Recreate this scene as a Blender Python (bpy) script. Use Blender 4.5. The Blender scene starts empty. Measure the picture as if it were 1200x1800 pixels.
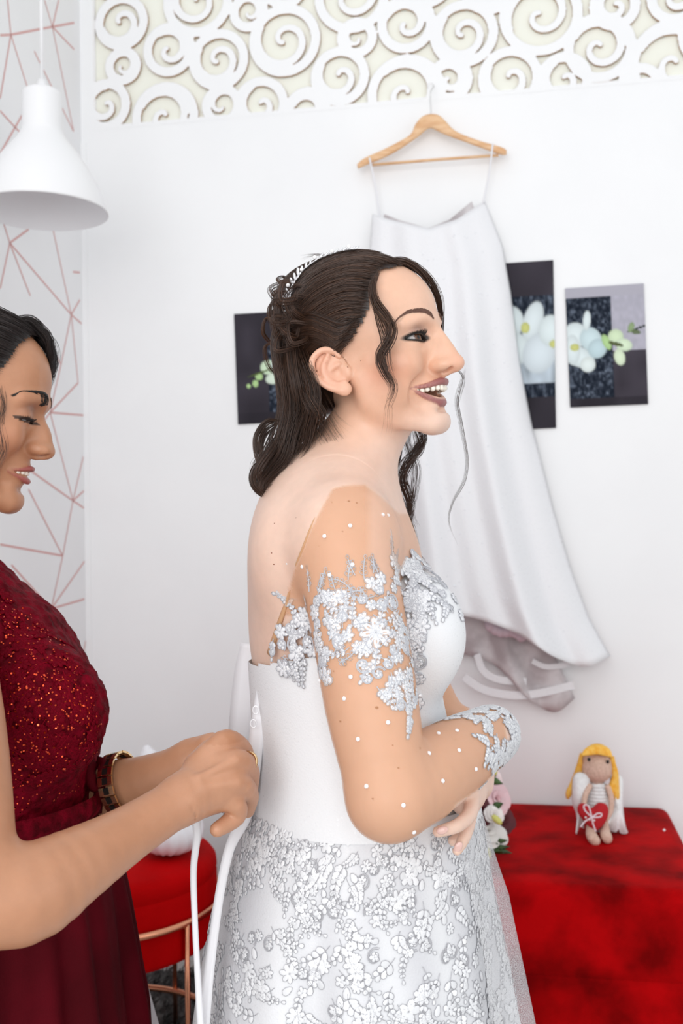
import bpy, math, random
import numpy as np
from mathutils import Vector, Matrix

# ------------------------------------------------------------------ camera, light, exposure
SC = bpy.context.scene
COL = SC.collection
CAM_H = 1.30
F_PX = 1800.0
ROLL, PITCH = 0.015, 30.0 / 1800.0
_r = np.array([math.cos(ROLL), 0.0, -math.sin(ROLL)])
_fw = np.array([0.0, math.cos(PITCH), math.sin(PITCH)])
_up = np.cross(_r, _fw); _up /= np.linalg.norm(_up)
_r = np.cross(_fw, _up)
CAM = np.array([0.0, 0.0, CAM_H])


def W(x, y, Y):
    """Point of the room at depth Y (metres from the camera plane) seen at photo pixel x, y."""
    d = _fw + _r * ((x - 600.0) / F_PX) + _up * ((900.0 - y) / F_PX)
    return CAM + d * (Y / d[1])


def px_of(P):
    v = np.asarray(P, float) - CAM
    z = v @ _fw
    return np.stack([600 + F_PX * (v @ _r) / z, 900 - F_PX * (v @ _up) / z], -1)


cam_data = bpy.data.cameras.new('camera')
cam = bpy.data.objects.new('camera', cam_data)
COL.objects.link(cam)
cam_data.sensor_fit = 'VERTICAL'
cam_data.sensor_height = 36.0
cam_data.sensor_width = 24.0
cam_data.lens = 36.0
cam_data.clip_start = 0.05
cam_data.dof.use_dof = True
cam_data.dof.focus_distance = 1.24
cam_data.dof.aperture_fstop = 7.0
_m = np.eye(4); _m[:3, 0] = _r; _m[:3, 1] = _up; _m[:3, 2] = -_fw; _m[:3, 3] = CAM
cam.matrix_world = Matrix(_m.tolist())
SC.camera = cam

world = bpy.data.worlds.new('world'); SC.world = world
world.use_nodes = True
world.node_tree.nodes['Background'].inputs[0].default_value = (0.94, 0.967, 1.0, 1)
world.node_tree.nodes['Background'].inputs[1].default_value = 0.90


def area(name, loc, target, size, power, col=(1, 1, 1)):
    l = bpy.data.lights.new(name, 'AREA'); l.shape = 'RECTANGLE'
    l.size, l.size_y = size; l.energy = power; l.color = col
    o = bpy.data.objects.new(name, l); COL.objects.link(o)
    o.location = loc
    o.rotation_euler = (Vector(target) - Vector(loc)).to_track_quat('-Z', 'Y').to_euler()
    return o


# flash bounced off the ceiling, and the shop window behind the photographer
area('ceiling_bounce_light', (-0.5, 0.5, 3.3), (0.1, 2.0, 0.8), (2.4, 2.2), 13, (1.0, 0.995, 0.99))
area('flash_bounce_light', (-0.9, -2.6, 1.95), (0.1, 2.4, 1.0), (3.4, 2.4), 108, (1.0, 0.995, 0.99))
area('window_light', (2.3, -0.6, 1.9), (0.1, 1.5, 1.0), (1.8, 2.2), 14, (1.0, 0.985, 0.97))
vs = SC.view_settings
vs.view_transform = 'Standard'; vs.look = 'None'; vs.gamma = 1.0; vs.use_curve_mapping = False
vs.exposure = -0.22
# ------------------------------------------------------------------ helpers: scene
RNG = np.random.default_rng(7)
random.seed(7)


def mat(name, col=(0.8, 0.8, 0.8), rough=0.5, metal=0.0, **kw):
    m = bpy.data.materials.new(name); m.use_nodes = True
    b = m.node_tree.nodes['Principled BSDF']
    b.inputs['Base Color'].default_value = (*col, 1)
    b.inputs['Roughness'].default_value = rough
    b.inputs['Metallic'].default_value = metal
    for k, v in kw.items():
        b.inputs[k.replace('_', ' ')].default_value = v
    return m


def bsdf(m): return m.node_tree.nodes['Principled BSDF']


def node(m, t, **kw):
    n = m.node_tree.nodes.new(t)
    for k, v in kw.items():
        if k in n.inputs: n.inputs[k].default_value = v
        else: setattr(n, k, v)
    return n


def link(m, a, b): m.node_tree.links.new(a, b)


def noise_mix(m, c1, c2, scale, lo=0.4, hi=0.6, detail=3.0, bump=0.0, bscale=None, coord='Object', stretch=(1, 1, 1), bdist=0.002):
    """Base colour varied by noise between c1 and c2, with a fine bump of the same cloth or paint."""
    tc = node(m, 'ShaderNodeTexCoord'); mp = node(m, 'ShaderNodeMapping'); mp.inputs['Scale'].default_value = stretch
    link(m, tc.outputs[coord], mp.inputs['Vector'])
    n = node(m, 'ShaderNodeTexNoise', Scale=scale, Detail=detail); link(m, mp.outputs[0], n.inputs['Vector'])
    r = node(m, 'ShaderNodeValToRGB')
    r.color_ramp.elements[0].position = lo; r.color_ramp.elements[1].position = hi
    r.color_ramp.elements[0].color = (*c1, 1); r.color_ramp.elements[1].color = (*c2, 1)
    link(m, n.outputs[0], r.inputs[0]); link(m, r.outputs[0], bsdf(m).inputs['Base Color'])
    if bump:
        n2 = node(m, 'ShaderNodeTexNoise', Scale=bscale or scale * 4, Detail=2.0); link(m, mp.outputs[0], n2.inputs['Vector'])
        bp = node(m, 'ShaderNodeBump', Strength=bump, Distance=bdist); link(m, n2.outputs[0], bp.inputs['Height'])
        link(m, bp.outputs[0], bsdf(m).inputs['Normal'])
    return m


def mesh_obj(name, V, F, m, parent=None, smooth=True, colors=None):
    """V (n,3), F list or array of index tuples -> one linked mesh object."""
    me = bpy.data.meshes.new(name)
    V = np.asarray(V, np.float32)
    if isinstance(F, np.ndarray) and F.ndim == 2:
        n, k = F.shape
        me.vertices.add(len(V)); me.vertices.foreach_set('co', V.ravel())
        me.loops.add(n * k); me.loops.foreach_set('vertex_index', F.astype(np.int32).ravel())
        me.polygons.add(n); me.polygons.foreach_set('loop_start', np.arange(0, n * k, k, dtype=np.int32))
        me.update(calc_edges=True)
    else:
        me.from_pydata(V.tolist(), [], [tuple(int(i) for i in f) for f in F])
    if smooth:
        me.polygons.foreach_set('use_smooth', np.ones(len(me.polygons), bool))
    if colors is not None:
        a = me.color_attributes.new('tint', 'FLOAT_COLOR', 'POINT')
        c = np.ones((len(V), 4), np.float32); c[:, :3] = colors
        a.data.foreach_set('color', c.ravel())
    me.validate(); me.update()
    if m is not None:
        for mm in (m if isinstance(m, (list, tuple)) else [m]): me.materials.append(mm)
    o = bpy.data.objects.new(name, me); COL.objects.link(o)
    if parent is not None: o.parent = parent; o.matrix_parent_inverse = Matrix.Translation(parent.location).inverted() if parent.type == 'EMPTY' else Matrix()
    return o


def empty(name, loc, label=None, cat=None, group=None):
    o = bpy.data.objects.new(name, None); COL.objects.link(o); o.location = Vector([float(c) for c in loc])
    o.empty_display_size = 0.05
    if label: tag(o, label, cat, group)
    return o


def tag(o, label, cat, group=None):
    o['label'] = label; o['category'] = cat
    if group: o['group'] = group
    return o


def structure(o, label=None):
    o['kind'] = 'structure'
    if label: o['label'] = label
    return o


class MB:
    """collects pieces of ONE mesh"""
    def __init__(s): s.V = []; s.F = []; s.n = 0; s.C = []; s.col = None

    def add(s, V, F):
        V = np.asarray(V, float); s.V.append(V); s.F += [tuple(int(i) + s.n for i in f) for f in F]; s.n += len(V)
        if s.col is not None: s.C.append(np.tile(np.asarray(s.col, float), (len(V), 1)))
        return s

    def box(s, c, h, R=None):
        R = np.eye(3) if R is None else R
        P = np.array([[x, y, z] for x in (-1, 1) for y in (-1, 1) for z in (-1, 1)], float) * h
        return s.add(np.asarray(c) + P @ np.asarray(R).T, [(0, 1, 3, 2), (4, 6, 7, 5), (0, 4, 5, 1), (2, 3, 7, 6), (0, 2, 6, 4), (1, 5, 7, 3)])

    def ball(s, c, r, R=None, nu=10, nv=7):
        R = np.eye(3) if R is None else R
        V = [(0, 0, 1)]; F = []
        for j in range(1, nv):
            a = math.pi * j / nv
            for i in range(nu): V.append((math.sin(a) * math.cos(2 * math.pi * i / nu), math.sin(a) * math.sin(2 * math.pi * i / nu), math.cos(a)))
        V.append((0, 0, -1)); L = len(V) - 1
        for i in range(nu):
            k = (i + 1) % nu
            F.append((0, 1 + i, 1 + k)); F.append((L, L - nu + k, L - nu + i))
            for j in range(nv - 2): F.append((1 + j * nu + i, 1 + (j + 1) * nu + i, 1 + (j + 1) * nu + k, 1 + j * nu + k))
        return s.add(np.asarray(c) + (np.array(V) * np.asarray(r)) @ np.asarray(R).T, F)

    def tube(s, P, r, n=6, caps=True, flat=1.0, ref=None):
        V, F = tube(P, r, n, caps, flat, ref); return s.add(V, F)

    def lathe(s, prof, c=(0, 0, 0), n=32, close=False):
        prof = list(prof); V = []; F = []; m = len(prof)
        for r, z in prof:
            for i in range(n):
                a = 2 * math.pi * i / n; V.append((c[0] + r * math.cos(a), c[1] + r * math.sin(a), c[2] + z))
        for j in range(m - 1 + (1 if close else 0)):
            for i in range(n):
                k = (i + 1) % n; j2 = (j + 1) % m
                F.append((j * n + i, j * n + k, j2 * n + k, j2 * n + i))
        return s.add(V, F)

    def obj(s, name, m, parent=None, smooth=True):
        V = np.concatenate(s.V) if s.V else np.zeros((0, 3))
        return mesh_obj(name, V, s.F, m, parent, smooth, np.concatenate(s.C) if s.C else None)


def tube(P, r, n=6, caps=True, flat=1.0, ref=None):
    P = np.asarray(P, float); m = len(P)
    r = np.broadcast_to(np.asarray(r, float), (m,))
    T = np.gradient(P, axis=0); T /= np.linalg.norm(T, axis=1)[:, None] + 1e-12
    a = np.array(ref if ref is not None else (0.31, 0.17, 0.93), float)
    N = np.zeros_like(P)
    for i in range(m):
        v = a - T[i] * (a @ T[i]); l = np.linalg.norm(v)
        if l < 1e-5: v = np.cross(T[i], (0.9, 0.1, 0.2)); l = np.linalg.norm(v)
        N[i] = v / l
        if ref is None: a = N[i]
    B = np.cross(T, N)
    ang = np.arange(n) * 2 * math.pi / n
    V = (P[:, None] + r[:, None, None] * (np.cos(ang)[None, :, None] * N[:, None] * flat + np.sin(ang)[None, :, None] * B[:, None])).reshape(-1, 3)
    F = [(i * n + j, i * n + (j + 1) % n, (i + 1) * n + (j + 1) % n, (i + 1) * n + j) for i in range(m - 1) for j in range(n)]
    if caps: F += [tuple(range(n - 1, -1, -1)), tuple((m - 1) * n + j for j in range(n))]
    return V, F


def many_tubes(PP, RR, n=3, N0=None):
    """PP (s,m,3) strands, RR (s,m) radii -> one vertex/quad array; the cheap way to lay thousands of hairs."""
    PP = np.asarray(PP, float); S, m, _ = PP.shape
    T = np.gradient(PP, axis=1); T /= np.linalg.norm(T, axis=2)[..., None] + 1e-12
    a = np.array((0.37, -0.71, 0.59)); N = a - T * (T @ a)[..., None]; N /= np.linalg.norm(N, axis=2)[..., None] + 1e-9
    B = np.cross(T, N)
    ang = np.arange(n) * 2 * math.pi / n
    V = PP[:, :, None] + RR[:, :, None, None] * (np.cos(ang)[:, None] * N[:, :, None] + np.sin(ang)[:, None] * B[:, :, None])
    base = (np.arange(S)[:, None, None] * m + np.arange(m - 1)[None, :, None]) * n
    j = np.arange(n)[None, None]; k = (j + 1) % n
    F = np.stack([base + j, base + k, base + n + k, base + n + j], -1).reshape(-1, 4)
    return V.reshape(-1, 3), F


def spline(P, n):
    """Catmull-Rom through P sampled at n points (works for any column count)."""
    P = np.asarray(P, float); m = len(P)
    if m == 2: return P[0] + (P[1] - P[0]) * np.linspace(0, 1, n)[:, None]
    E = np.vstack([2 * P[0] - P[1], P, 2 * P[-1] - P[-2]])
    d = np.sqrt(np.linalg.norm(np.diff(P[:, :3] if P.shape[1] > 3 else P, axis=0), axis=1)) + 1e-9
    d = np.ones_like(d)
    t = np.concatenate([[0], np.cumsum(d)]); u = np.linspace(0, t[-1], n)
    i = np.clip(np.searchsorted(t, u, side='right') - 1, 0, m - 2)
    s = ((u - t[i]) / d[i])[:, None]
    a, b, c, e = E[i], E[i + 1], E[i + 2], E[i + 3]
    return 0.5 * (2 * b + (c - a) * s + (2 * a - 5 * b + 4 * c - e) * s ** 2 + (3 * b - a - 3 * c + e) * s ** 3)


def interp(x, xs, ys): return np.interp(x, xs, ys)


def smooth_interp(x, xs, ys):
    """monotone-ish cubic through points"""
    x = np.asarray(x, float); xs = np.asarray(xs, float); ys = np.asarray(ys, float)
    i = np.clip(np.searchsorted(xs, x, side='right') - 1, 0, len(xs) - 2)
    h = np.diff(xs); dl = np.diff(ys) / h
    mm = np.concatenate([[dl[0]], np.where(dl[1:] * dl[:-1] > 0, 2 * dl[1:] * dl[:-1] / (dl[1:] + dl[:-1] + 1e-12), 0), [dl[-1]]])
    t = np.clip((x - xs[i]) / h[i], 0, 1)
    return ((1 + 2 * t) * (1 - t) ** 2) * ys[i] + t * (1 - t) ** 2 * h[i] * mm[i] + t * t * (3 - 2 * t) * ys[i + 1] + t * t * (t - 1) * h[i] * mm[i + 1]


# ------------------------------------------------------------------ helpers: sculpting with distance fields
def rotz(a): c, s = math.cos(a), math.sin(a); return np.array([[c, -s, 0], [s, c, 0], [0, 0, 1.0]])
def roty(a): c, s = math.cos(a), math.sin(a); return np.array([[c, 0, s], [0, 1.0, 0], [-s, 0, c]])
def rotx(a): c, s = math.cos(a), math.sin(a); return np.array([[1.0, 0, 0], [0, c, -s], [0, s, c]])


class Frame:
    """local axes forward, left, up (millimetres) placed in the room"""
    def __init__(s, o, R): s.o = np.asarray(o, float); s.R = np.asarray(R, float)
    def __call__(s, p): return s.o + (np.asarray(p, float) * 0.001) @ s.R.T
    def inv(s, P): return ((np.asarray(P, float) - s.o) @ s.R) * 1000.0


IDF = Frame((0, 0, 0), np.eye(3) * 1000.0)     # identity frame: metres in, metres out


class Sculpt:
    def __init__(s, frame=None): s.ops = []; s.fr = frame; s.u = 0.001 if frame is not None else 1.0
    def _p(s, p): return s.fr(p) if s.fr is not None else np.asarray(p, float)
    def _R(s): return s.fr.R if s.fr is not None else np.eye(3)

    def ell(s, c, r, k=5, R=None, sub=False, mirror=False):
        R0 = np.eye(3) if R is None else R
        for sg in ((1, -1) if mirror else (1,)):
            M = np.diag([1, sg, 1.0]); cc = s._p(np.asarray(c, float) * (1, sg, 1)); RR = s._R() @ M @ R0 @ M
            rr = np.asarray(r, float) * s.u
            ext = np.sqrt(((RR * rr) ** 2).sum(1)) + k * s.u * 1.5
            s.ops.append(('e', cc, RR, rr, k * s.u, sub, cc - ext, cc + ext))
        return s

    def chain(s, pts, rad, k=5, sub=False, mirror=False, n=None, flat=None):
        """pts with radius each; flat: (axis, factor) squashes the section along an axis"""
        P = np.asarray(pts, float); r = np.asarray(rad, float)
        r = np.broadcast_to(r, (len(P),))
        if n:
            Q = spline(np.hstack([P, r[:, None]]), n); P, r = Q[:, :3], Q[:, 3]
        for sg in ((1, -1) if mirror else (1,)):
            PW = s._p(P * (1, sg, 1)); rr = r * s.u
            ext = rr.max() + k * s.u * 1.5
            s.ops.append(('c', PW, None, rr, k * s.u, sub, PW.min(0) - ext, PW.max(0) + ext))
        return s

    @staticmethod
    def _d(op, X):
        if op[0] == 'e':
            q = (X - op[1].astype(X.dtype)) @ op[2].astype(X.dtype); r = op[3].astype(X.dtype)
            a = q / r; k0 = np.sqrt((a * a).sum(-1)); b = a / r; k1 = np.sqrt((b * b).sum(-1))
            return k0 * (k0 - 1) / np.maximum(k1, 1e-6)
        P, r = op[1].astype(X.dtype), op[3].astype(X.dtype); best = None
        for i in range(len(P) - 1):
            ab = P[i + 1] - P[i]; L = float(ab @ ab) + 1e-12
            v = X - P[i]; t = np.clip((v @ ab) / L, 0, 1)
            d = np.sqrt(((v - t[..., None] * ab) ** 2).sum(-1)) - (r[i] + t * (r[i + 1] - r[i]))
            best = d if best is None else np.minimum(best, d)
        return best

    @staticmethod
    def _mix(d, e, k, sub):
        k = max(k, 1e-6)
        if sub:
            h = np.clip(0.5 - 0.5 * (d + e) / k, 0, 1); return d * (1 - h) - e * h + k * h * (1 - h)
        if k >= 0.03:                                    # broad blends join without a visible line
            h = np.maximum(k * 1.5 - np.abs(d - e), 0) / (k * 1.5); return np.minimum(d, e) - h * h * h * (k * 1.5) / 6
        h = np.clip(0.5 + 0.5 * (e - d) / k, 0, 1); return e * (1 - h) + d * h - k * h * (1 - h)

    def at(s, X):
        X = np.asarray(X, float); d = np.full(X.shape[:-1], 0.5)
        for op in s.ops: d = s._mix(d, s._d(op, X), op[4], op[5])
        return d

    def grad(s, X, e=0.0012):
        g = np.stack([s.at(X + np.eye(3)[i] * e) - s.at(X - np.eye(3)[i] * e) for i in range(3)], -1)
        return g / (np.linalg.norm(g, axis=-1, keepdims=True) + 1e-9)

    def project(s, X, off=0.0, it=4):
        X = np.array(X, float)
        for _ in range(it):
            g = s.grad(X); X = X - g * (np.clip(s.at(X), -0.05, 0.05) - off)[..., None]
        return X

    def grid(s, lo, hi, h):
        lo, hi = np.asarray(lo, float), np.asarray(hi, float)
        n = np.ceil((hi - lo) / h).astype(int) + 1
        d = np.full(n, 0.08, np.float32)
        ax = [lo[i] + h * np.arange(n[i]) for i in range(3)]
        for op in s.ops:
            a = np.floor((op[6] - 3 * h - lo) / h).astype(int).clip(0, n); b = (np.ceil((op[7] + 3 * h - lo) / h).astype(int) + 1).clip(0, n)
            if (b <= a).any(): continue
            X = np.stack(np.meshgrid(*[ax[i][a[i]:b[i]] for i in range(3)], indexing='ij'), -1).astype(np.float32)
            sl = tuple(slice(a[i], b[i]) for i in range(3))
            d[sl] = s._mix(d[sl], s._d(op, X), op[4], op[5])
        return d, lo

    def mesh_axes(s, ax):
        """surface on a grid with its own spacing along each axis"""
        n = [len(a) for a in ax]; d = np.full(n, 0.08, np.float32)
        for op in s.ops:
            a = [max(0, np.searchsorted(ax[i], op[6][i] - .008) - 1) for i in range(3)]; b = [min(n[i], np.searchsorted(ax[i], op[7][i] + .008) + 1) for i in range(3)]
            if any(b[i] <= a[i] for i in range(3)): continue
            X = np.stack(np.meshgrid(*[ax[i][a[i]:b[i]] for i in range(3)], indexing='ij'), -1).astype(np.float32)
            sl = tuple(slice(a[i], b[i]) for i in range(3)); d[sl] = s._mix(d[sl], s._d(op, X), op[4], op[5])
        V, F = nets(d, np.zeros(3), 1.0)
        return np.stack([np.interp(V[:, i], np.arange(n[i]), ax[i]) for i in range(3)], 1), F

    def mesh(s, lo, hi, h, keep=None, post=None):
        d, o = s.grid(lo, hi, h)
        if post is not None: d = post(d, o, h)
        V, F = nets(d, o, h)
        if keep is not None: V, F = prune(V, F, keep(V))
        return V, F


def nets(d, o, h):
    """surface nets"""
    n = d.shape; ins = d < 0
    c = np.zeros(tuple(i - 1 for i in n), np.int8)
    for a in (0, 1):
        for b in (0, 1):
            for e in (0, 1): c += ins[a:n[0] - 1 + a, b:n[1] - 1 + b, e:n[2] - 1 + e]
    act = (c > 0) & (c < 8); I = np.argwhere(act)
    idx = np.full(act.shape, -1, np.int32); idx[act] = np.arange(len(I))
    val = {}
    for a in (0, 1):
        for b in (0, 1):
            for e in (0, 1): val[a, b, e] = d[I[:, 0] + a, I[:, 1] + b, I[:, 2] + e]
    acc = np.zeros((len(I), 3)); cnt = np.zeros(len(I))
    for a in val:
        for ax in range(3):
            if a[ax] == 0:
                b = list(a); b[ax] = 1; b = tuple(b)
                m = (val[a] < 0) != (val[b] < 0)
                t = val[a] / np.where(m, val[a] - val[b], 1)
                p = np.tile(np.array(a, float), (len(I), 1)); p[:, ax] = t
                acc[m] += p[m]; cnt[m] += 1
    V = o + h * (I + acc / np.maximum(cnt, 1)[:, None])
    Fs = []
    for ax in range(3):
        u, v = (ax + 1) % 3, (ax + 2) % 3
        sl0 = [slice(None)] * 3; sl1 = [slice(None)] * 3
        sl0[ax] = slice(0, n[ax] - 1); sl1[ax] = slice(1, n[ax])
        e0, e1 = ins[tuple(sl0)], ins[tuple(sl1)]
        E = np.argwhere(e0 != e1)
        E = E[(E[:, u] > 0) & (E[:, v] > 0) & (E[:, u] < n[u] - 1) & (E[:, v] < n[v] - 1)]
        q = []
        for du, dv in ((-1, -1), (0, -1), (0, 0), (-1, 0)):
            J = E.copy(); J[:, u] += du; J[:, v] += dv; q.append(idx[J[:, 0], J[:, 1], J[:, 2]])
        q = np.stack(q, -1); fl = ~e0[E[:, 0], E[:, 1], E[:, 2]]
        q[fl] = q[fl][:, ::-1]; Fs.append(q)
    return V, np.concatenate(Fs)


def prune(V, F, ok):
    F = F[ok[F].all(1)]; used = np.zeros(len(V), bool); used[F.ravel()] = True
    mp = np.cumsum(used) - 1
    return V[used], mp[F]


def relax(V, F, it=1, lam=0.5):
    for _ in range(it):
        acc = np.zeros_like(V); cnt = np.zeros(len(V))
        for i in range(F.shape[1]):
            for j in (F[:, (i + 1) % F.shape[1]], F[:, i - 1]):
                np.add.at(acc, F[:, i], V[j]); np.add.at(cnt, F[:, i], 1)
        V = V + lam * (acc / np.maximum(cnt, 1)[:, None] - V)
    return V


def axis_steps(lo, hi, f0, f1, fine, coarse, more=()):
    """coordinates from lo to hi, finely spaced between f0 and f1 (and any further ranges)"""
    x = [lo]; rs = [(f0, f1)] + list(more)
    while x[-1] < hi:
        d = min(max(a - x[-1], x[-1] - b, 0) for a, b in rs); x.append(x[-1] + min(coarse, fine + 0.08 * d))
    return np.array(x)


def merge(*ms):
    Vs, Fs, n = [], [], 0
    for V, F in ms: Vs.append(V); Fs.append(F + n); n += len(V)
    return np.concatenate(Vs), np.concatenate(Fs)
# ------------------------------------------------------------------ helpers: surfaces, lace, ribbons
def vnormals(V, F):
    a, b, c = V[F[:, 0]], V[F[:, 1]], V[F[:, 2]]
    fn = np.cross(b - a, c - a)
    N = np.zeros_like(V)
    for i in range(F.shape[1]):
        for k in range(3): N[:, k] += np.bincount(F[:, i], fn[:, k], len(V))
    return N / (np.linalg.norm(N, axis=1, keepdims=True) + 1e-12)


def sheet(G, thick=0.0):
    """grid (n,m,3) -> thin solid sheet (two faces and a rim) or single surface"""
    G = np.asarray(G, float); n, m, _ = G.shape; V = G.reshape(-1, 3)
    F = [(i * m + j, i * m + j + 1, (i + 1) * m + j + 1, (i + 1) * m + j) for i in range(n - 1) for j in range(m - 1)]
    if thick:
        N = vnormals(V, np.array(F)); V2 = V - N * thick; k = n * m
        F = F + [tuple(x + k for x in f[::-1]) for f in F]
        rim = [j for j in range(m)] + [i * m + m - 1 for i in range(1, n)] + [(n - 1) * m + j for j in range(m - 2, -1, -1)] + [i * m for i in range(n - 2, 0, -1)]
        F += [(rim[i], rim[i - 1], rim[i - 1] + k, rim[i] + k) for i in range(len(rim))]
        V = np.vstack([V, V2])
    return V, F


def ribbon3(P, width, nrm, thick=0.0006, n=40, m=3, bow=0.0):
    """flat ribbon along P; nrm = direction its face looks to"""
    Q = spline(np.asarray(P, float), n); T = np.gradient(Q, axis=0); T /= np.linalg.norm(T, axis=1)[:, None]
    nr = np.broadcast_to(np.asarray(nrm, float), Q.shape); S_ = np.cross(T, nr); S_ /= np.linalg.norm(S_, axis=1)[:, None]
    w = np.interp(np.linspace(0, 1, n), np.linspace(0, 1, len(np.atleast_1d(width))), np.atleast_1d(width))
    g = np.linspace(-.5, .5, m)
    G = Q[:, None] + S_[:, None] * (w[:, None] * g)[..., None] + nr[:, None] * (bow * (0.25 - g ** 2) * 4)[None, :, None]
    return sheet(G, thick)


class Lace:
    """petals and cords in motif-local millimetres, laid on any surface through place(anchor index, a, b, height)"""
    NP = 8

    def __init__(s, seed=1): s.pet = []; s.cord = []; s.rg = np.random.default_rng(seed)

    def petal(s, an, x, y, ang, L, Wd, fill=True, cord=True): s.pet.append((an, x, y, ang, L, Wd, 1.0 if fill else 0.0, 1.0 if cord else 0.0))

    def flower(s, an, R, n=6, x=0, y=0, rot=None, fill=True):
        rot = s.rg.uniform(0, 6.28) if rot is None else rot
        for i in range(n): s.petal(an, x, y, rot + i * 6.283 / n + s.rg.uniform(-.12, .12), R * s.rg.uniform(.85, 1.1), R * 2.3 / n * s.rg.uniform(.85, 1.1), fill)
        for i in range(n): s.petal(an, x, y, rot + (i + .5) * 6.283 / n, R * .5, R * .9 / n, fill, not fill)

    def spray(s, an, L, ang, x=0, y=0, curl=0.6, n=5, leaf=None, fill=True):
        leaf = leaf or L * .28; pts = []
        for i in range(n + 1):
            t = i / n; a = ang + curl * t; pts.append((x, y))
            if i:
                for sg in (1, -1): s.petal(an, x, y, a + sg * .75, leaf * (1.1 - .5 * t), leaf * .42 * (1.1 - .4 * t), fill)
            x += math.cos(a) * L / n; y += math.sin(a) * L / n
        s.petal(an, x, y, ang + curl, leaf * .8, leaf * .35, fill)
        s.cord.append((an, np.array(pts + [(x, y)])))

    def scroll(s, an, R, ang, hand=1, turns=1.2, x=0, y=0):
        q = np.linspace(0, 1, 16); a = ang + hand * q * turns * 6.283; r = R * (1 - q * .8)
        s.cord.append((an, np.stack([x + r * np.cos(a), y + r * np.sin(a)], 1))); s.cord.append((an, np.stack([x + r * .82 * np.cos(a), y + r * .82 * np.sin(a)], 1)))

    def build(s, place, cord_r=0.45, h=1.0, cpet=(0.88, 0.89, 0.91), ccord=(0.62, 0.63, 0.67), jit=0.06):
        """place(an (k,), a, b, h) in mm -> points"""
        Vs, Fs, Cs, n0 = [], [], [], 0
        m = s.NP
        if s.pet:
            A = np.array(s.pet); k = len(A)
            t = np.linspace(0, 2 * math.pi, m, endpoint=False)
            ux = 0.5 - 0.5 * np.cos(t); uy = np.sin(t) * 0.5 * (0.55 + 0.45 * ux)      # unit petal from root 0 to tip 1
            ca, sa = np.cos(A[:, 3])[:, None], np.sin(A[:, 3])[:, None]
            def pl(ux, uy, hh):
                X = ux[None] * A[:, 4:5]; Y = uy[None] * A[:, 5:6] * 2
                return place(np.repeat(A[:, 0].astype(int), X.shape[1]), (A[:, 1:2] + X * ca - Y * sa).ravel(), (A[:, 2:3] + X * sa + Y * ca).ravel(), hh).reshape(k, -1, 3)
            out = pl(ux, uy, 0.35 * h); mid = pl(0.5 + (ux - .5) * .62, uy * .55, 1.15 * h); cen = pl(np.array([.5]), np.array([0.0]), 0.7 * h)
            V = np.concatenate([out, mid, cen], 1); tot = 2 * m + 1
            sel = np.where(A[:, 6] > 0.5)[0]
            b = (np.arange(len(sel)) * tot)[:, None]; i = np.arange(m)[None]; j = (i + 1) % m
            Q = np.stack([b + i, b + j, b + m + j, b + m + i], -1).reshape(-1, 4); Tm = np.stack([b + m + i, b + m + j, b + 2 * m + 0 * i, b + 2 * m + 0 * i], -1).reshape(-1, 4)
            Vs.append(V[sel].reshape(-1, 3)); Fs.append(np.concatenate([Q, Tm]))
            c = np.clip(np.array(cpet)[None] + s.rg.normal(0, jit, (len(sel), 1)), 0, 0.93); Cs.append(np.repeat(c, tot, 0)); n0 += len(Vs[-1])
            loop = pl(np.r_[ux, ux[:2]], np.r_[uy, uy[:2]] * 1.04, 0.75 * h)[A[:, 7] > .5]; k = len(loop)
            V2, F2 = many_tubes(loop, np.full(loop.shape[:2], cord_r * .001), 3)
            c = np.clip(np.array(ccord)[None] + s.rg.normal(0, jit, (k, 1)), 0, .93)
            Vs.append(V2); Fs.append(F2 + n0); Cs.append(np.repeat(c, len(V2) // k, 0)); n0 += len(V2)
        if s.cord:
            PP = []
            for an, P in s.cord:
                Q = spline(P, 20); PP.append(place(np.full(20, an), Q[:, 0], Q[:, 1], 0.8 * h))
            PP = np.array(PP); V2, F2 = many_tubes(PP, np.full(PP.shape[:2], cord_r * .0014), 4)
            Vs.append(V2); Fs.append(F2 + n0); Cs.append(np.tile(ccord, (len(V2), 1))); n0 += len(V2)
        F = np.concatenate(Fs); V = np.concatenate(Vs); C = np.concatenate(Cs)
        return V, F, C


def tri_safe(name, V, F, m, parent, C=None):
    """quads whose last two corners coincide become triangles"""
    tri = F[:, 2] == F[:, 3]
    V = np.asarray(V, np.float32); Fq, Ft = F[~tri], F[tri][:, :3]
    me = bpy.data.meshes.new(name); me.vertices.add(len(V)); me.vertices.foreach_set('co', V.ravel())
    me.loops.add(Fq.size + Ft.size); me.loops.foreach_set('vertex_index', np.concatenate([Fq.ravel(), Ft.ravel()]).astype(np.int32))
    me.polygons.add(len(Fq) + len(Ft))
    me.polygons.foreach_set('loop_start', np.concatenate([np.arange(len(Fq)) * 4, Fq.size + np.arange(len(Ft)) * 3]).astype(np.int32))
    me.update(calc_edges=True)
    me.polygons.foreach_set('use_smooth', np.ones(len(me.polygons), bool))
    if C is not None:
        a = me.color_attributes.new('tint', 'FLOAT_COLOR', 'POINT'); c = np.ones((len(V), 4), np.float32); c[:, :3] = C; a.data.foreach_set('color', c.ravel())
    me.validate(); me.materials.append(m)
    o = bpy.data.objects.new(name, me); COL.objects.link(o)
    if parent is not None: o.parent = parent
    return o


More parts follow.
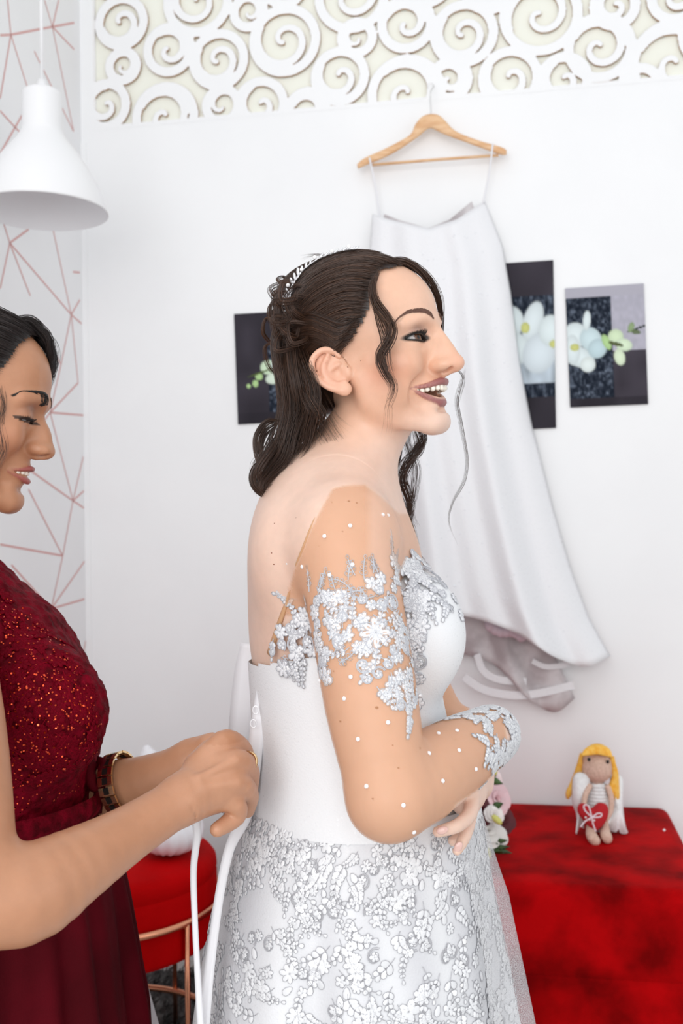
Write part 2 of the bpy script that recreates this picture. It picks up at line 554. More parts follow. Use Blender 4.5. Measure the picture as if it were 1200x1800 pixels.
def hit(S, x, y, y0=0.9, it=60):
    """where the line of sight through pixels x, y meets a sculpted surface (arrays)"""
    x, y = np.atleast_1d(x), np.atleast_1d(y)
    D = _fw + _r * ((x - 600.0) / F_PX)[:, None] + _up * ((900.0 - y) / F_PX)[:, None]; D /= np.linalg.norm(D, axis=1)[:, None]
    t = np.full(len(x), y0)
    for _ in range(it): t = t + 0.8 * np.clip(S.at(CAM + D * t[:, None]), -0.02, 0.06)
    return CAM + D * t[:, None]


def surf_place(S, P, tilt=None, it=2):
    """place() for a sculpted surface with anchor points P: a runs along the image's right, b up, both in the tangent plane"""
    N = S.grad(P); a = _r - N * (N @ _r)[:, None]; a /= np.linalg.norm(a, axis=1)[:, None]; b = np.cross(N, a) * -1
    b = np.where((b[:, 2:3] < 0), -b, b)
    def place(an, x, y, h):
        Q = P[an] + a[an] * (x * .001)[:, None] + b[an] * (y * .001)[:, None]
        g = N[an]
        for _ in range(it):
            Q = Q - g * np.clip(S.at(Q), -.02, .02)[:, None] * 0.9
        return Q + g * (h * .001)
    return place


def in_poly(x, y, poly):
    poly = np.asarray(poly, float); c = np.zeros(len(x), bool); j = len(poly) - 1
    for i in range(len(poly)):
        xi, yi = poly[i]; xj, yj = poly[j]
        c ^= ((yi > y) != (yj > y)) & (x < (xj - xi) * (y - yi) / (yj - yi + 1e-9) + xi); j = i
    return c


def scatter(poly, n, dmin, rg):
    poly = np.asarray(poly, float); lo, hi = poly.min(0), poly.max(0); out = []
    for _ in range(n * 60):
        p = rg.uniform(lo, hi)
        if in_poly(p[:1], p[1:], poly)[0] and all((p[0] - q[0]) ** 2 + (p[1] - q[1]) ** 2 > dmin ** 2 for q in out):
            out.append(p)
            if len(out) >= n: break
    return np.array(out)
# ------------------------------------------------------------------ the room
WA = math.radians(10.0)
WE = np.array([math.cos(WA), -math.sin(WA), 0.0])        # along the back wall, to the right
WN = np.array([-math.sin(WA), -math.cos(WA), 0.0])       # out of the back wall, towards the camera
WP = W(757, 900, 3.0)
WR = np.stack([WE, -WN, [0, 0, 1.0]], 1)                 # wall axes: along, into the wall, up


def ray(x, y): return _fw + _r * ((x - 600.0) / F_PX) + _up * ((900.0 - y) / F_PX)


def on_wall(x, y, off=0.0):
    """point of the back wall (off metres in front of it) behind photo pixel x, y"""
    d = ray(x, y); t = ((WP + WN * off - CAM) @ WN) / (d @ WN); return CAM + d * t


def wall_sz(x, y):
    p = on_wall(x, y) - WP; return np.array([p @ WE, p[2] + WP[2]])


def wp(s, z, off=0.0): return np.array([WP[0], WP[1], 0]) + WE * s + WN * off + np.array([0, 0, z])


corner = on_wall(150, 930); S0 = (corner - WP) @ WE; S1 = 2.6
m_wall = noise_mix(mat('white_wall_paint', (0.83, 0.84, 0.86), 0.55), (0.875, 0.88, 0.888), (0.895, 0.90, 0.906), 3.0, bump=0.05, bscale=260, bdist=0.001)
m_wallp = noise_mix(mat('wallpaper', (0.81, 0.82, 0.84), 0.6), (0.86, 0.862, 0.87), (0.885, 0.887, 0.895), 2.0)
m_rose = mat('rose_gold_print', (0.70, 0.40, 0.38), 0.5, 0.0)
m_cream = mat('cream_backing', (0.88, 0.89, 0.80), 0.7)
m_burn = mat('burnt_cut_edge', (0.46, 0.28, 0.15), 0.8)

ZF = wall_sz(165, 222)[1]                                # foot of the fretwork
mb = MB(); t = 0.10
cen = lambda s0, s1, z0, z1, d0, d1: (wp((s0 + s1) / 2, (z0 + z1) / 2, -(d0 + d1) / 2), (abs(s1 - s0) / 2, abs(d1 - d0) / 2, abs(z1 - z0) / 2), WR)
mb.box(*cen(S0, S1, 0, ZF, 0, t))
SL = wall_sz(167, 120)[0]
mb.box(*cen(S0, SL, ZF, 3.35, 0, t))
mb.box(*cen(SL, S1, ZF, 3.35, 0.018, t))
wall_back = structure(mb.obj('wall_back', m_wall, None, False))
# narrow cover strip in the corner
mb = MB(); mb.box(*cen(S0, S0 + 0.018, 0, ZF - 0.05, -0.004, 0)); structure(mb.obj('trim_1', m_wall, None, False))
mb = MB(); mb.box(*cen(SL, S1, ZF, 3.35, 0.0098, 0.0185)); fb = mb.obj('fretwork_backing', m_cream, wall_back, False)

# fretwork: scrolls cut out of the white panel, (centre x, centre y, channel radius, first angle, hand)
SCROLLS = [(213, 39, 33, 200, 1), (297, 87, 31, 120, -1), (384, 105, 37, 150, 1), (347, 2, 46, 60, 1), (437, 21, 18, 100, -1), (500, 71, 46, 150, 1),
           (185, 185, 30, 90, 1), (290, 205, 44, 150, -1), (458, 184, 32, 120, 1), (216, 116, 17, 60, -1), (618, -8, 48, 150, -1), (627, 66, 18, 90, 1),
           (714, 42, 33, 150, -1), (815, 59, 40, 140, 1), (597, 134, 34, 150, 1), (540, 194, 24, 150, -1), (714, 165, 50, 130, -1), (950, 26, 51, 200, -1),
           (896, 137, 36, 150, 1), (1054, 83, 41, 150, -1), (991, 140, 29, 120, 1), (1187, 112, 57, 150, -1), (1080, 10, 24, 90, 1), (1186, -6, 28, 120, -1),
           (1125, 150, 20, 90, 1), (790, 140, 22, 120, -1), (390, 185, 20, 60, 1),
           (750, -35, 30, 0, 1), (860, -28, 34, 0, -1), (500, -25, 24, 0, 1), (1110, -62, 30, 0, 1), (200, -40, 24, 0, 1),
           (1256, 60, 40, 0, 1), (1290, 150, 40, 0, 1), (428, -45, 24, 0, -1)]


def fret_field(S_, Z_):
    """signed distance in the wall plane to the white that was left standing"""
    d = np.full(S_.shape, 0.05, np.float32)
    for cx, cy, r, a0, hd in SCROLLS:
        c = wall_sz(cx, cy); r_ = r / 565.0; w = 0.0152
        x, z = S_ - c[0], Z_ - c[1]; rho = np.hypot(x, z)
        box = rho < r_ + 0.06
        if not box.any(): continue
        d[box] = np.minimum(d[box], np.abs(rho[box] - (r_ + w * .95)) - w)
        n = 60; q = np.linspace(0, 1, n); a = math.radians(a0) + hd * q * math.radians(430 if r > 36 else 330 if r > 20 else 230)
        rad = (r_ + w * .6) * (1 - q) ** 0.9 + 0.008 * q
        P = c + np.stack([np.cos(a), np.sin(a)], 1) * rad[:, None]; wd = np.linspace(w, w * .5, n) * (1 if r > 20 else .7)
        sx, sz = S_[box], Z_[box]; best = np.full(sx.shape, 0.05)
        for i in range(n): best = np.minimum(best, np.hypot(sx - P[i, 0], sz - P[i, 1]) - wd[i])
        d[box] = np.minimum(d[box], best)
    return d


gh = 0.0030
ss = np.arange(SL - .02, S1 - 0.9, gh); zz = np.arange(ZF - .015, 3.02, gh)
SS, ZZ = np.meshgrid(ss, zz, indexing='ij')
d2 = fret_field(SS, ZZ)
d2 = np.minimum(d2, np.minimum(SS - (SL - .004), ZZ - (ZF - .004)))     # runs into the border of the panel
dep = np.array([-0.0095, -0.0065, 0.0005, 0.0035]) + 0.0095; dm = 0.0065
DD = np.stack([np.maximum(d2, abs(q - 0.0065) - 0.0065) for q in (-0.003, 0.003, 0.010, 0.016)], 2)
V, F = nets(DD.astype(np.float32), np.zeros(3), 1.0); V, F = prune(V, F, V[:, 2] < 2.2)
P = np.array([WP[0], WP[1], 0]) + WE * (ss[0] + V[:, :1] * gh) + WN * (0.0005 - np.interp(V[:, 2:], [0, 1, 2, 3], [0, 0.0, 0.0090, 0.0105])) + np.array([0, 0, 1.0]) * (zz[0] + V[:, 1:2] * gh)
o = mesh_obj('fretwork_panel', P, F, [m_wall, m_burn], wall_back, False)
nn = np.zeros(len(o.data.polygons) * 3); o.data.polygons.foreach_get('normal', nn); nn = nn.reshape(-1, 3)
o.data.polygons.foreach_set('material_index', (np.abs(nn @ WN) < 0.6).astype(np.int32))

# left wall with the printed wallpaper, running from the corner towards the camera
LN = WE                                                   # its normal points right
m_ = corner.copy(); m_[2] = 0
LR = np.stack([WN, WE, [0, 0, 1.0]], 1)
mb = MB(); L_ = 3.0
mb.box(m_ + WN * (L_ / 2 - .1) - WE * 0.05 + np.array([0, 0, 1.675]), (L_ / 2 + .1, 0.05, 1.675), LR)
wall_left = structure(mb.obj('wall_left', m_wallp, None, False))


def on_left(x, y):
    d = ray(x, y); t = ((m_ - CAM) @ LN) / (d @ LN); p = CAM + d * t; return np.array([(p - m_) @ WN, p[2]])


ND = dict(a=(19, 61), b=(92, 47), c=(129, 231), d=(17, 427), e=(125, 553), f=(107, 640), g=(137, 673), h=(88, 725), i=(128, 880), j=(110, 977), k=(90, 1070))
LNS = [('a', (13, 0)), ('a', (0, 62)), ('a', 'b'), ('b', (78, 0)), ('b', (103, 0)), ('b', 'c'), ('b', (130, 40)), ('b', (130, 87)), ('a', (50, 160)), ('a', (0, 173)), ((0, 195), (60, 260)), ((0, 270), (40, 200)),
       ('c', (60, 90)), ('d', (50, 403)), ('d', (0, 373)), ('d', (0, 507)), ('d', 'e'), ('d', (53, 520)), ((93, 403), 'e'), ('e', (140, 527)), ('e', (143, 569)), ('e', 'f'), ('e', 'g'), ('f', (60, 560)), ('f', 'h'), ('g', 'h'),
       ('h', (146, 730)), ('h', (40, 790)), ('h', 'i'), ('i', (146, 803)), ('i', (147, 863)), ('i', (147, 893)), ('i', 'j'), ((53, 827), 'i'), ((50, 860), 'j'), ((0, 957), 'j'), ('j', 'k'), ('k', (20, 993)), ('k', (148, 987)), ('k', (148, 1053)),
       ('k', (107, 1133)), ('k', (67, 1100)), ((150, 1127), (137, 1200)), ((107, 1133), (150, 1240)), ((60, 1180), (107, 1133)), ((128, 478), (140, 479))]
mb = MB()


def line_on_left(A, B, w=0.0030):
    A, B = np.asarray(A), np.asarray(B); T = (B - A) / np.linalg.norm(B - A); N = np.array([-T[1], T[0]]) * w
    P = lambda q: m_ + WN * q[0] + WE * 0.0006 + np.array([0, 0, q[1]])
    mb.add([P(A + N), P(B + N), P(B - N), P(A - N)], [(0, 1, 2, 3)])


segs = []
for a, b in LNS:
    A = on_left(*(ND[a] if isinstance(a, str) else a)); B = on_left(*(ND[b] if isinstance(b, str) else b)); segs.append((A, B))
for A, B in segs: line_on_left(A, B)
for k in (1, 2, 3):                                        # the printed repeat goes on towards the camera
    for A, B in segs: line_on_left(A * (1, 1) + (0.56 * k, 0), B + np.array((0.56 * k, 0)))
mb.obj('wallpaper_print', m_rose, wall_left, False)

# floor and the dark shaggy rug
m_floor = noise_mix(mat('floor_boards', (0.35, 0.33, 0.31), 0.5), (0.56, 0.54, 0.52), (0.64, 0.62, 0.60), 6)
mb = MB(); mb.box((0.6, 1.2, -0.05), (3.2, 3.2, 0.05)); structure(mb.obj('floor', m_floor, None, False))
# ------------------------------------------------------------------ people: heads
def face_ops(S, jaw=0.0, nose=0.0, root=0.0):
    """A head in its own frame (mm): forward, left, up; origin midway between the ear holes."""
    # skull
    S.ell((-2, 0, 52), (93, 73, 90), 1)
    S.ell((44, 0, 54), (63, 61, 64), 22)
    S.ell((52, 0, 8), (44, 58, 46), 20)
    # face mass, jaw
    S.ell((36, 0, -34), (44, 54, 58), 12)
    S.chain([(8, 54, -18), (14, 50, -58 - jaw * .4), (44, 37, -84 - jaw), (70, 15, -96 - jaw)], [14, 13, 12, 12], 22, mirror=True, n=9)
    S.ell((66, 0, -94 - jaw), (17, 20, 14), 14)
    S.ell((74, 0, -93 - jaw), (10, 13, 11), 10)
    # cheeks and cheekbones
    S.ell((65, 40, -22), (21, 20, 19), 14, mirror=True)
    S.chain([(30, 57, -6), (50, 54, -9), (70, 44, -11)], [5, 8, 9], 18, mirror=True, n=6)
    S.ell((36, 48, -40), (30, 15, 33), 14, mirror=True)
    # muzzle
    S.ell((67, 0, -54), (24, 29, 30), 10)
    S.ell((69, 0, -84 - jaw), (12, 24, 18), 10)
    # brow
    S.chain([(100, 9, 27), (96, 25, 32), (80, 47, 28)], [6, 7, 6], 12, mirror=True, n=7)
    # eye sockets
    S.ell((104, 32, 9), (15, 18, 11), 12, sub=True, mirror=True)
    # nose
    S.ell((93, 0, -15), (20, 14, 25), 8, R=roty(-0.25))
    S.chain([(99 - root, 0, 24), (105 - root, 0, 9), (112 + nose - root * .2, 0, -12), (115 + nose, 0, -27)], [6.5, 6.5, 7.5, 9], 8, n=12)
    S.ell((116.5 + nose, 0, -32), (10.5, 10.5, 9.5), 5)
    S.ell((101, 12.0, -30), (14, 8.0, 7.6), 8, mirror=True, R=roty(0.12))
    S.chain([(113 + nose, 0, -37), (97, 0, -39)], [4.5, 5], 5)
    S.ell((106, 8.4, -37.5), (9, 4.0, 5.0), 1.5, sub=True, mirror=True, R=rotz(0.35))
    S.chain([(106, 19, -20), (97, 23, -23), (91, 22.5, -33)], [0.8, 1.7, 1.2], 4, sub=True, mirror=True, n=7)
    # eyelids
    S.ell((76.5, 31.5, 9), (15.6, 17.5, 15), 4, mirror=True)
    return S


EYE_C = (76.5, 31, 9)


def eye_cut(S, op=4.5, drop=0.0):
    S.ell((86, 33, 8.5 - drop), (26, 18, op), 1.2, sub=True, mirror=True, R=rotz(0.35) @ rotx(0.06))


def ear_ops(S, mirror=True):
    # plate, rim, inner fold, bowl, lobe, front flap
    P = lambda f, u, out: (f - 3, 71 + out, u * .9 - 6)
    S.ell((-17, 74.5, -2), (20, 3.6, 27), 3, mirror=mirror, R=rotz(-0.42) @ roty(-0.25))
    S.chain([P(-1, 20, 2), P(-7, 31, 6), P(-19, 34, 12), P(-31, 25, 17), P(-34, 8, 18), P(-29, -8, 15), P(-19, -20, 11), P(-8, -27, 8)], [3, 3.8, 4.2, 4.2, 4.0, 3.8, 4.2, 5], 1.5, mirror=mirror, n=22)
    S.ell((-6, 77, -30), (9, 4.5, 8.5), 4, mirror=mirror, R=rotz(-0.3))
    S.ell((-20, 85.5, 8), (6, 7.5, 12), 2.5, sub=True, mirror=mirror, R=rotz(-0.5))
    S.chain([P(-13, 25, 8), P(-21, 13, 11), P(-23, 2, 11), P(-19, -10, 9), P(-9, -18, 7), P(-1, -17, 5)], [2.8, 3.2, 3.4, 3.2, 3.6, 3.2], 3.5, mirror=mirror, n=14)
    S.ell((-10, 80, -7), (9, 8, 11), 2.5, sub=True, mirror=mirror, R=rotz(-0.4))
    S.chain([P(-4, 10, 3), P(-15, 5, 6)], [2.4, 2.0], 3, mirror=mirror)
    S.ell((0, 70, -9), (5, 3.2, 7.5), 5, mirror=mirror)
    return S


UPLIP = [(63, 39, -49), (81, 26, -51), (92.5, 9.5, -48.5), (94, 0, -49.2), (92.5, -9.5, -48.5), (81, -26, -51), (63, -39, -49)]
LOLIP = [(63, 39, -50), (74, 28, -61.5), (82, 11, -72), (83.5, 0, -73), (82, -11, -72), (74, -28, -61.5), (63, -39, -50)]


def open_mouth(S):
    """wide laughing mouth, upper teeth showing"""
    S.chain([(63, 37, -50), (80, 23, -57), (90, 0, -60.5), (80, -23, -57), (63, -37, -50)], [1.6, 5.6, 8.0, 5.6, 1.6], 2, n=21, sub=True)
    S.ell((64, 0, -61), (22, 24, 10), 3, sub=True)
    S.chain(UPLIP, [1.4, 3.2, 4.6, 4.4, 4.6, 3.2, 1.4], 2.0, n=29)
    S.chain(LOLIP, [1.4, 3.4, 5.0, 5.4, 5.0, 3.4, 1.4], 2.2, n=29)
    # smile folds
    S.chain([(96, 23, -28), (84, 33, -38), (70, 42, -46), (62, 44, -56), (64, 38, -74)], [1.4, 2.8, 3.2, 2.6, 1.2], 5, sub=True, mirror=True, n=13)
    S.ell((84, 0, -83), (6, 16, 3.0), 6, sub=True)
    return S


def arc_uv(f0, half, depth, n):
    l = np.linspace(-half, half, n); return f0 - depth * (np.abs(l) / half) ** 2.2, l


def teeth_mesh(fr, f0, u0, up=True, half=31, depth=27, h=9.5):
    mb = MB()
    wid = [8.6, 6.8, 7.4, 6.6, 6.4, 7.5] if up else [5.4, 5.8, 6.6, 6.8, 7, 8]
    for sg in (1, -1):
        l = 0.0
        for i, w in enumerate(wid):
            c = l + w / 2 * math.cos(math.atan2(depth * 2.2 / half * (min(l, half) / half) ** 1.2, 1.0))
            if c > half * .98: break
            f = f0 - depth * (c / half) ** 2.2; l = 2 * c - l
            sl = -depth * 2.2 / half * (c / half) ** 1.2
            ang = math.atan2(-sl, 1.0)
            hh = h * (1.0 if i == 0 else 0.93 if i in (1, 2) else 0.85)
            R = fr.R @ rotz(-sg * ang) @ np.eye(3)
            # rounded tooth: superellipsoid
            V = []; F = []; nu, nv = 12, 8
            for j in range(nv + 1):
                t = -1 + 2 * j / nv
                for q in range(nu):
                    a = 2 * math.pi * q / nu; ca, sa = math.cos(a), math.sin(a)
                    k = (1 - abs(t) ** 4) ** 0.35 if abs(t) < 1 else 0
                    V.append((3.0 * np.sign(ca) * abs(ca) ** .6 * k, w * 0.56 * np.sign(sa) * abs(sa) ** .6 * (k * 0.9 + .1) * (1 - 0.10 * t * (1 if up else -1)), t * hh / 2))
            for j in range(nv):
                for q in range(nu): F.append((j * nu + q, j * nu + (q + 1) % nu, (j + 1) * nu + (q + 1) % nu, (j + 1) * nu + q))
            cw = fr((f, sg * c, u0 - (hh / 2 if up else -hh / 2)))
            mb.add(cw + (np.array(V) * 0.001) @ R.T, F)
    return mb


def eye_obj(fr, l, parent, m_eye, gaze=(1, 0, 0), r=14.3, c=EYE_C):
    g = np.asarray(gaze, float); g /= np.linalg.norm(g)
    a = np.cross(g, (0, 0, 1)); a /= np.linalg.norm(a); b = np.cross(a, g)
    R = fr.R @ np.stack([a, b, g], 1)
    mb = MB(); mb.ball(fr((c[0], l, c[2])), r * 0.001, R, 32, 24)
    V = mb.V[0]; loc = ((V - fr((c[0], l, c[2]))) @ R) / (r * 0.001)
    rho = np.hypot(loc[:, 0], loc[:, 1]); fr_ = loc[:, 2] > 0
    C = np.tile((0.52, 0.48, 0.47), (len(V), 1))
    C[fr_ & (rho < .50)] = (0.05, 0.022, 0.012); C[fr_ & (rho < .40)] = (0.12, 0.05, 0.025); C[fr_ & (rho < .2)] = (.004, .004, .004)
    return mesh_obj('eye', V, mb.F, m_eye, parent, True, C)


def lash_mesh(fr, l, n=46, length=9.5, up=True, op=4.5, drop=0.0, sd=1):
    rg = np.random.default_rng(3); PP = []; RR = []
    for i in range(n):
        t = (i + rg.uniform(-.3, .3)) / (n - 1) * 2 - 1          # -1 inner .. 1 outer
        la = 32.5 + t * 16.6
        u = 8.5 - drop + (1 if up else -1) * op * math.sqrt(max(0, 1 - t * t)) * 0.98 + t * 0.9
        f = EYE_C[0] + math.sqrt(max(9, 15.8 ** 2 - ((la - 31.5) * .88) ** 2 - (u - 9) ** 2))
        L = length * (0.8 - 0.3 * t) * rg.uniform(.8, 1.1) * (1 if up else .5)
        d = np.array([1.0, 0.42 * t + 0.1, 0.15 if up else -.55])
        d /= np.linalg.norm(d)
        pts = []
        for q in np.linspace(0, 1, 6):
            p = np.array([f, la, u]) + d * L * q + np.array([-.15, 0, 0.7 if up else -.3]) * L * 0.5 * q * q
            pts.append(p * (1, l, 1))
        PP.append(fr(np.array(pts))); RR.append(np.linspace(.5, .10, 6) * 0.001)
    return many_tubes(np.array(PP), np.array(RR), 4)


def liner_mesh(S, fr, sg, op=4.5, drop=0.0, up=1, thick=1.0, c=(33.0, 17.6)):
    """painted line along the edge of a lid, laid on the skin"""
    n = 34; t = np.linspace(-1.0, 1.0 if up < 0 else 1.10, n); tc = np.clip(t, -1, 1)
    la = c[0] + t * c[1]; u = 8.5 - drop + up * (op + .2) * np.sqrt(np.maximum(0, 1 - tc * tc)) + 0.06 * (la - 33) + np.where(t > 1, (t - 1) * 16, 0)
    f = 76.5 + np.sqrt(np.maximum(9, 16.0 ** 2 - ((la - 31.5) * .88) ** 2 - (u - 9) ** 2))
    P = S.project(fr(np.stack([f, la * sg, u], 1)), 0.0003, 4)
    r = np.interp(t, [-1, -.7, .3, .95, 1.1], [.35, .9, 1.25, .9, .15]) * .001 * thick
    return tube(P, r, 6)
# ------------------------------------------------------------------ the bride
m_skin = mat('skin', (0.8, 0.5, 0.38), 0.42)
b_ = bsdf(m_skin); at_ = node(m_skin, 'ShaderNodeVertexColor', layer_name='tint')
nm_ = node(m_skin, 'ShaderNodeTexNoise', Scale=55.0, Detail=5.0, Roughness=0.65); mr_ = node(m_skin, 'ShaderNodeMapRange'); link(m_skin, nm_.outputs[0], mr_.inputs[0])
mr_.inputs[1].default_value = 0.3; mr_.inputs[2].default_value = 0.7; mr_.inputs[3].default_value = 0.95; mr_.inputs[4].default_value = 1.03
mx_ = node(m_skin, 'ShaderNodeVectorMath', operation='SCALE'); link(m_skin, at_.outputs[0], mx_.inputs[0]); link(m_skin, mr_.outputs[0], mx_.inputs['Scale']); link(m_skin, mx_.outputs[0], b_.inputs['Base Color'])
b_.inputs['Subsurface Weight'].default_value = 0.12
b_.inputs['Subsurface Radius'].default_value = (1.0, 0.35, 0.2)
b_.inputs['Subsurface Scale'].default_value = 0.006
tc_ = node(m_skin, 'ShaderNodeTexCoord'); nz_ = node(m_skin, 'ShaderNodeTexNoise', Scale=900.0, Detail=1.0)
link(m_skin, tc_.outputs['Object'], nz_.inputs['Vector']); link(m_skin, tc_.outputs['Object'], nm_.inputs['Vector'])
bp_ = node(m_skin, 'ShaderNodeBump', Strength=0.12, Distance=0.0006); link(m_skin, nz_.outputs[0], bp_.inputs['Height']); link(m_skin, bp_.outputs[0], b_.inputs['Normal'])
m_vcol = mat('tinted_gloss', (1, 1, 1), 0.08)
link(m_vcol, node(m_vcol, 'ShaderNodeVertexColor', layer_name='tint').outputs[0], bsdf(m_vcol).inputs['Base Color'])
m_teeth = mat('teeth', (0.86, 0.80, 0.70), 0.18)
m_lash = mat('black_lash', (0.012, 0.009, 0.008), 0.5)
m_brow = mat('brow_hair', (0.14, 0.068, 0.048), 0.7)

BH_YAW, BH_PITCH, BH_ROLL = math.radians(28), math.radians(13), math.radians(5)


def facing(yaw, pitch, roll=0.0):
    """axes of a head that looks to the right of the room (+X), turned towards the camera by yaw, chin up by pitch"""
    return rotz(-yaw) @ roty(-pitch) @ rotx(roll)


BH = Frame(W(649, 646, 1.34), facing(BH_YAW, BH_PITCH, BH_ROLL))
body = Sculpt(BH)
face_ops(body, jaw=0)
open_mouth(body)
eye_cut(body)
ear_ops(body)
# neck
NB = BH.inv(W(600, 905, 1.34))
body.chain([(-18, 0, 20), (-4, 0, -50), BH.inv(W(620, 800, 1.345)), BH.inv(W(594, 890, 1.35))], [52, 52, 49, 54], 16, n=10)


def bride_tint(V):
    q = BH.inv(V); f, l, u = q[:, 0], np.abs(q[:, 1]), q[:, 2]
    C = np.tile((0.745, 0.445, 0.308), (len(V), 1))
    g = lambda c, r: np.exp(-(((f - c[0]) / r[0]) ** 2 + ((l - c[1]) / r[1]) ** 2 + ((u - c[2]) / r[2]) ** 2))
    def mixc(col, w): C[:] = C * (1 - w[:, None]) + np.array(col) * w[:, None]
    low = np.clip((-70 - u + 0.25 * f) / 45, 0, 1); low = np.where(V[:, 2] < 1.42, np.maximum(low, np.clip((1.43 - V[:, 2]) / .05, 0, 1)), low)
    mixc((0.79, 0.555, 0.445), low)
    mixc((0.66, 0.27, 0.16), 0.72 * g((46, 56, -24), (34, 26, 24)))
    mixc((0.60, 0.30, 0.18), 0.50 * g((50, 50, -70), (40, 30, 26)))
    mixc((0.74, 0.36, 0.25), 0.45 * g((118, 0, -32), (14, 16, 12)))
    mixc((0.80, 0.38, 0.27), 0.5 * g((-14, 86, 0), (24, 12, 34)))
    mixc((0.10, 0.05, 0.035), 0.40 * np.exp(-((u - smooth_interp(l, [8, 14, 20, 33, 46, 57, 70], [30, 31, 35.5, 39.5, 39.5, 30, 20])) / np.interp(l, [10, 14, 20, 33, 46, 57], [1.0, 3.2, 3.6, 2.9, 1.9, .6])) ** 2) * ((l > 10) & (l < 58) & (f > 60)))
    mixc((0.80, 0.545, 0.42), 0.6 * g((95, 0, 50), (30, 50, 30)))
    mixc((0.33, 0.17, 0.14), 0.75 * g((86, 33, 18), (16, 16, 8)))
    mixc((0.70, 0.46, 0.36), 0.6 * g((91, 31, 17.5), (8, 9, 2.5)))
    # liner along the lid opening
    e = ((l - 33) / 19.5) ** 2 + ((u - 8.9 - 0.06 * (l - 31.5)) / 6.6) ** 2
    mixc((0.012, 0.008, 0.008), 0.96 * np.clip((1.25 - e) / .35, 0, 1) * ((f > 64) & (f < 97)))
    # lips
    def near(P, r):
        Q = spline(np.hstack([np.array(P), np.array(r)[:, None]]), 60)
        sel = np.where((f > 55) & (u > -95) & (u < -40))[0]
        d = np.full(len(V), 9e9)
        X = q[sel]; d[sel] = (np.linalg.norm(X[:, None] - Q[None, :, :3], axis=2) - Q[None, :, 3]).min(1)
        return d
    w = np.minimum(near(UPLIP, [1.6, 3.4, 5, 4.8, 5, 3.4, 1.6]), near(LOLIP, [1.6, 3.6, 5.4, 5.8, 5.4, 3.6, 1.6]))
    mixc((0.30, 0.10, 0.105), np.clip(0.5 - w / 0.8, 0, 1) * .95)
    return C


LO = BH((0, 0, 0)) - np.array((0.16, 0.16, 0.30)); HI = BH((0, 0, 0)) + np.array((0.19, 0.16, 0.17))

# ------------------------------------------------------------------ the bride: neck, back, arms, hands
def metres(S): S.fr = None; S.u = 1.0; return S
def headframe(S, fr): S.fr = fr; S.u = 0.001; return S


metres(body)
Y0 = 1.34
body.ell(W(588, 1085, Y0), (0.112, 0.145, 0.20), 0.03)
body.ell(W(566, 945, Y0), (0.088, 0.125, 0.105), 0.04)
body.ell(W(622, 990, Y0), (0.078, 0.12, 0.075), 0.04)
body.ell(W(612, 1350, Y0), (0.095, 0.120, 0.13), 0.05)
for yy, k in ((1.205, 1), (1.475, -1)):
    body.chain([W(602, 852, Y0 - .03 * k), W(598, 905, Y0 - .09 * k), W(602, 940, yy + .012 * k)], [0.045, 0.050, 0.050], 0.06, n=6)
    body.ell(W(606, 955, yy - .004 * k), (0.060, 0.052, 0.070), 0.03)
    body.chain([W(662, 880, Y0 - .02 * k), W(652, 888, Y0 - .07 * k), W(632, 884, yy + .02 * k)], [0.007, 0.007, 0.007], 0.025, n=6)
# shoulder blade
body.ell(W(500, 985, 1.25), (0.035, 0.05, 0.06), 0.04)
# near (right) arm
RA = [W(606, 965, 1.185), W(632, 1110, 1.155), W(655, 1250, 1.125), W(684, 1402, 1.10)]
body.chain(RA, [0.056, 0.0525, 0.0500, 0.0415], 0.02, n=12)
body.chain([W(684, 1402, 1.10), W(735, 1372, 1.145), W(800, 1330, 1.22), W(862, 1292, 1.32)], [0.0425, 0.0475, 0.0440, 0.036], 0.018, n=10)
# its hand, laid on the far arm
body.ell(W(866, 1290, 1.385), (0.018, 0.045, 0.034), 0.012, R=rotz(0.1))
for j, (y_, dz) in enumerate(((1262, 0), (1282, 2), (1300, 0), (1318, -4))):
    body.chain([W(868, y_ + 6, 1.42), W(866, y_, 1.455), W(846, y_ - 4, 1.485), W(826, y_ - 6, 1.50)], [0.0095, 0.009, 0.008, 0.007], 0.004, n=8)
body.chain([W(858, 1282, 1.37), W(850, 1268, 1.40), W(838, 1262, 1.43)], [0.012, 0.010, 0.008], 0.006, n=6)
# far (left) arm
body.chain([W(606, 965, 1.495), W(690, 1130, 1.52), W(775, 1290, 1.51)], [0.055, 0.05, 0.043], 0.02, n=9)
body.chain([W(775, 1290, 1.51), W(805, 1318, 1.42), W(826, 1372, 1.30)], [0.043, 0.040, 0.029], 0.018, n=8)
# its hand comes out under the near elbow
body.chain([W(826, 1372, 1.29), W(822, 1396, 1.245), W(816, 1408, 1.215)], [0.025, 0.022, 0.017], 0.012, n=5)
HAND = [([(830, 1400, 1.212), (824, 1432, 1.178), (802, 1452, 1.150), (770, 1462, 1.136)], [.0095, .0088, .0078, .0066]),
        ([(828, 1420, 1.222), (821, 1455, 1.190), (812, 1480, 1.170), (803, 1496, 1.160)], [.0090, .0082, .0070, .0054]),
        ([(824, 1412, 1.235), (820, 1448, 1.215), (808, 1470, 1.205), (796, 1478, 1.20)], [.010, .009, .008, .0065]),
        ([(846, 1392, 1.21), (838, 1410, 1.165), (800, 1425, 1.13), (768, 1432, 1.118)], [.0105, .0095, .0085, .0072])]
for pts, rr in HAND[:3]:
    body.chain([W(*p) for p in pts], rr, 0.004, n=10)
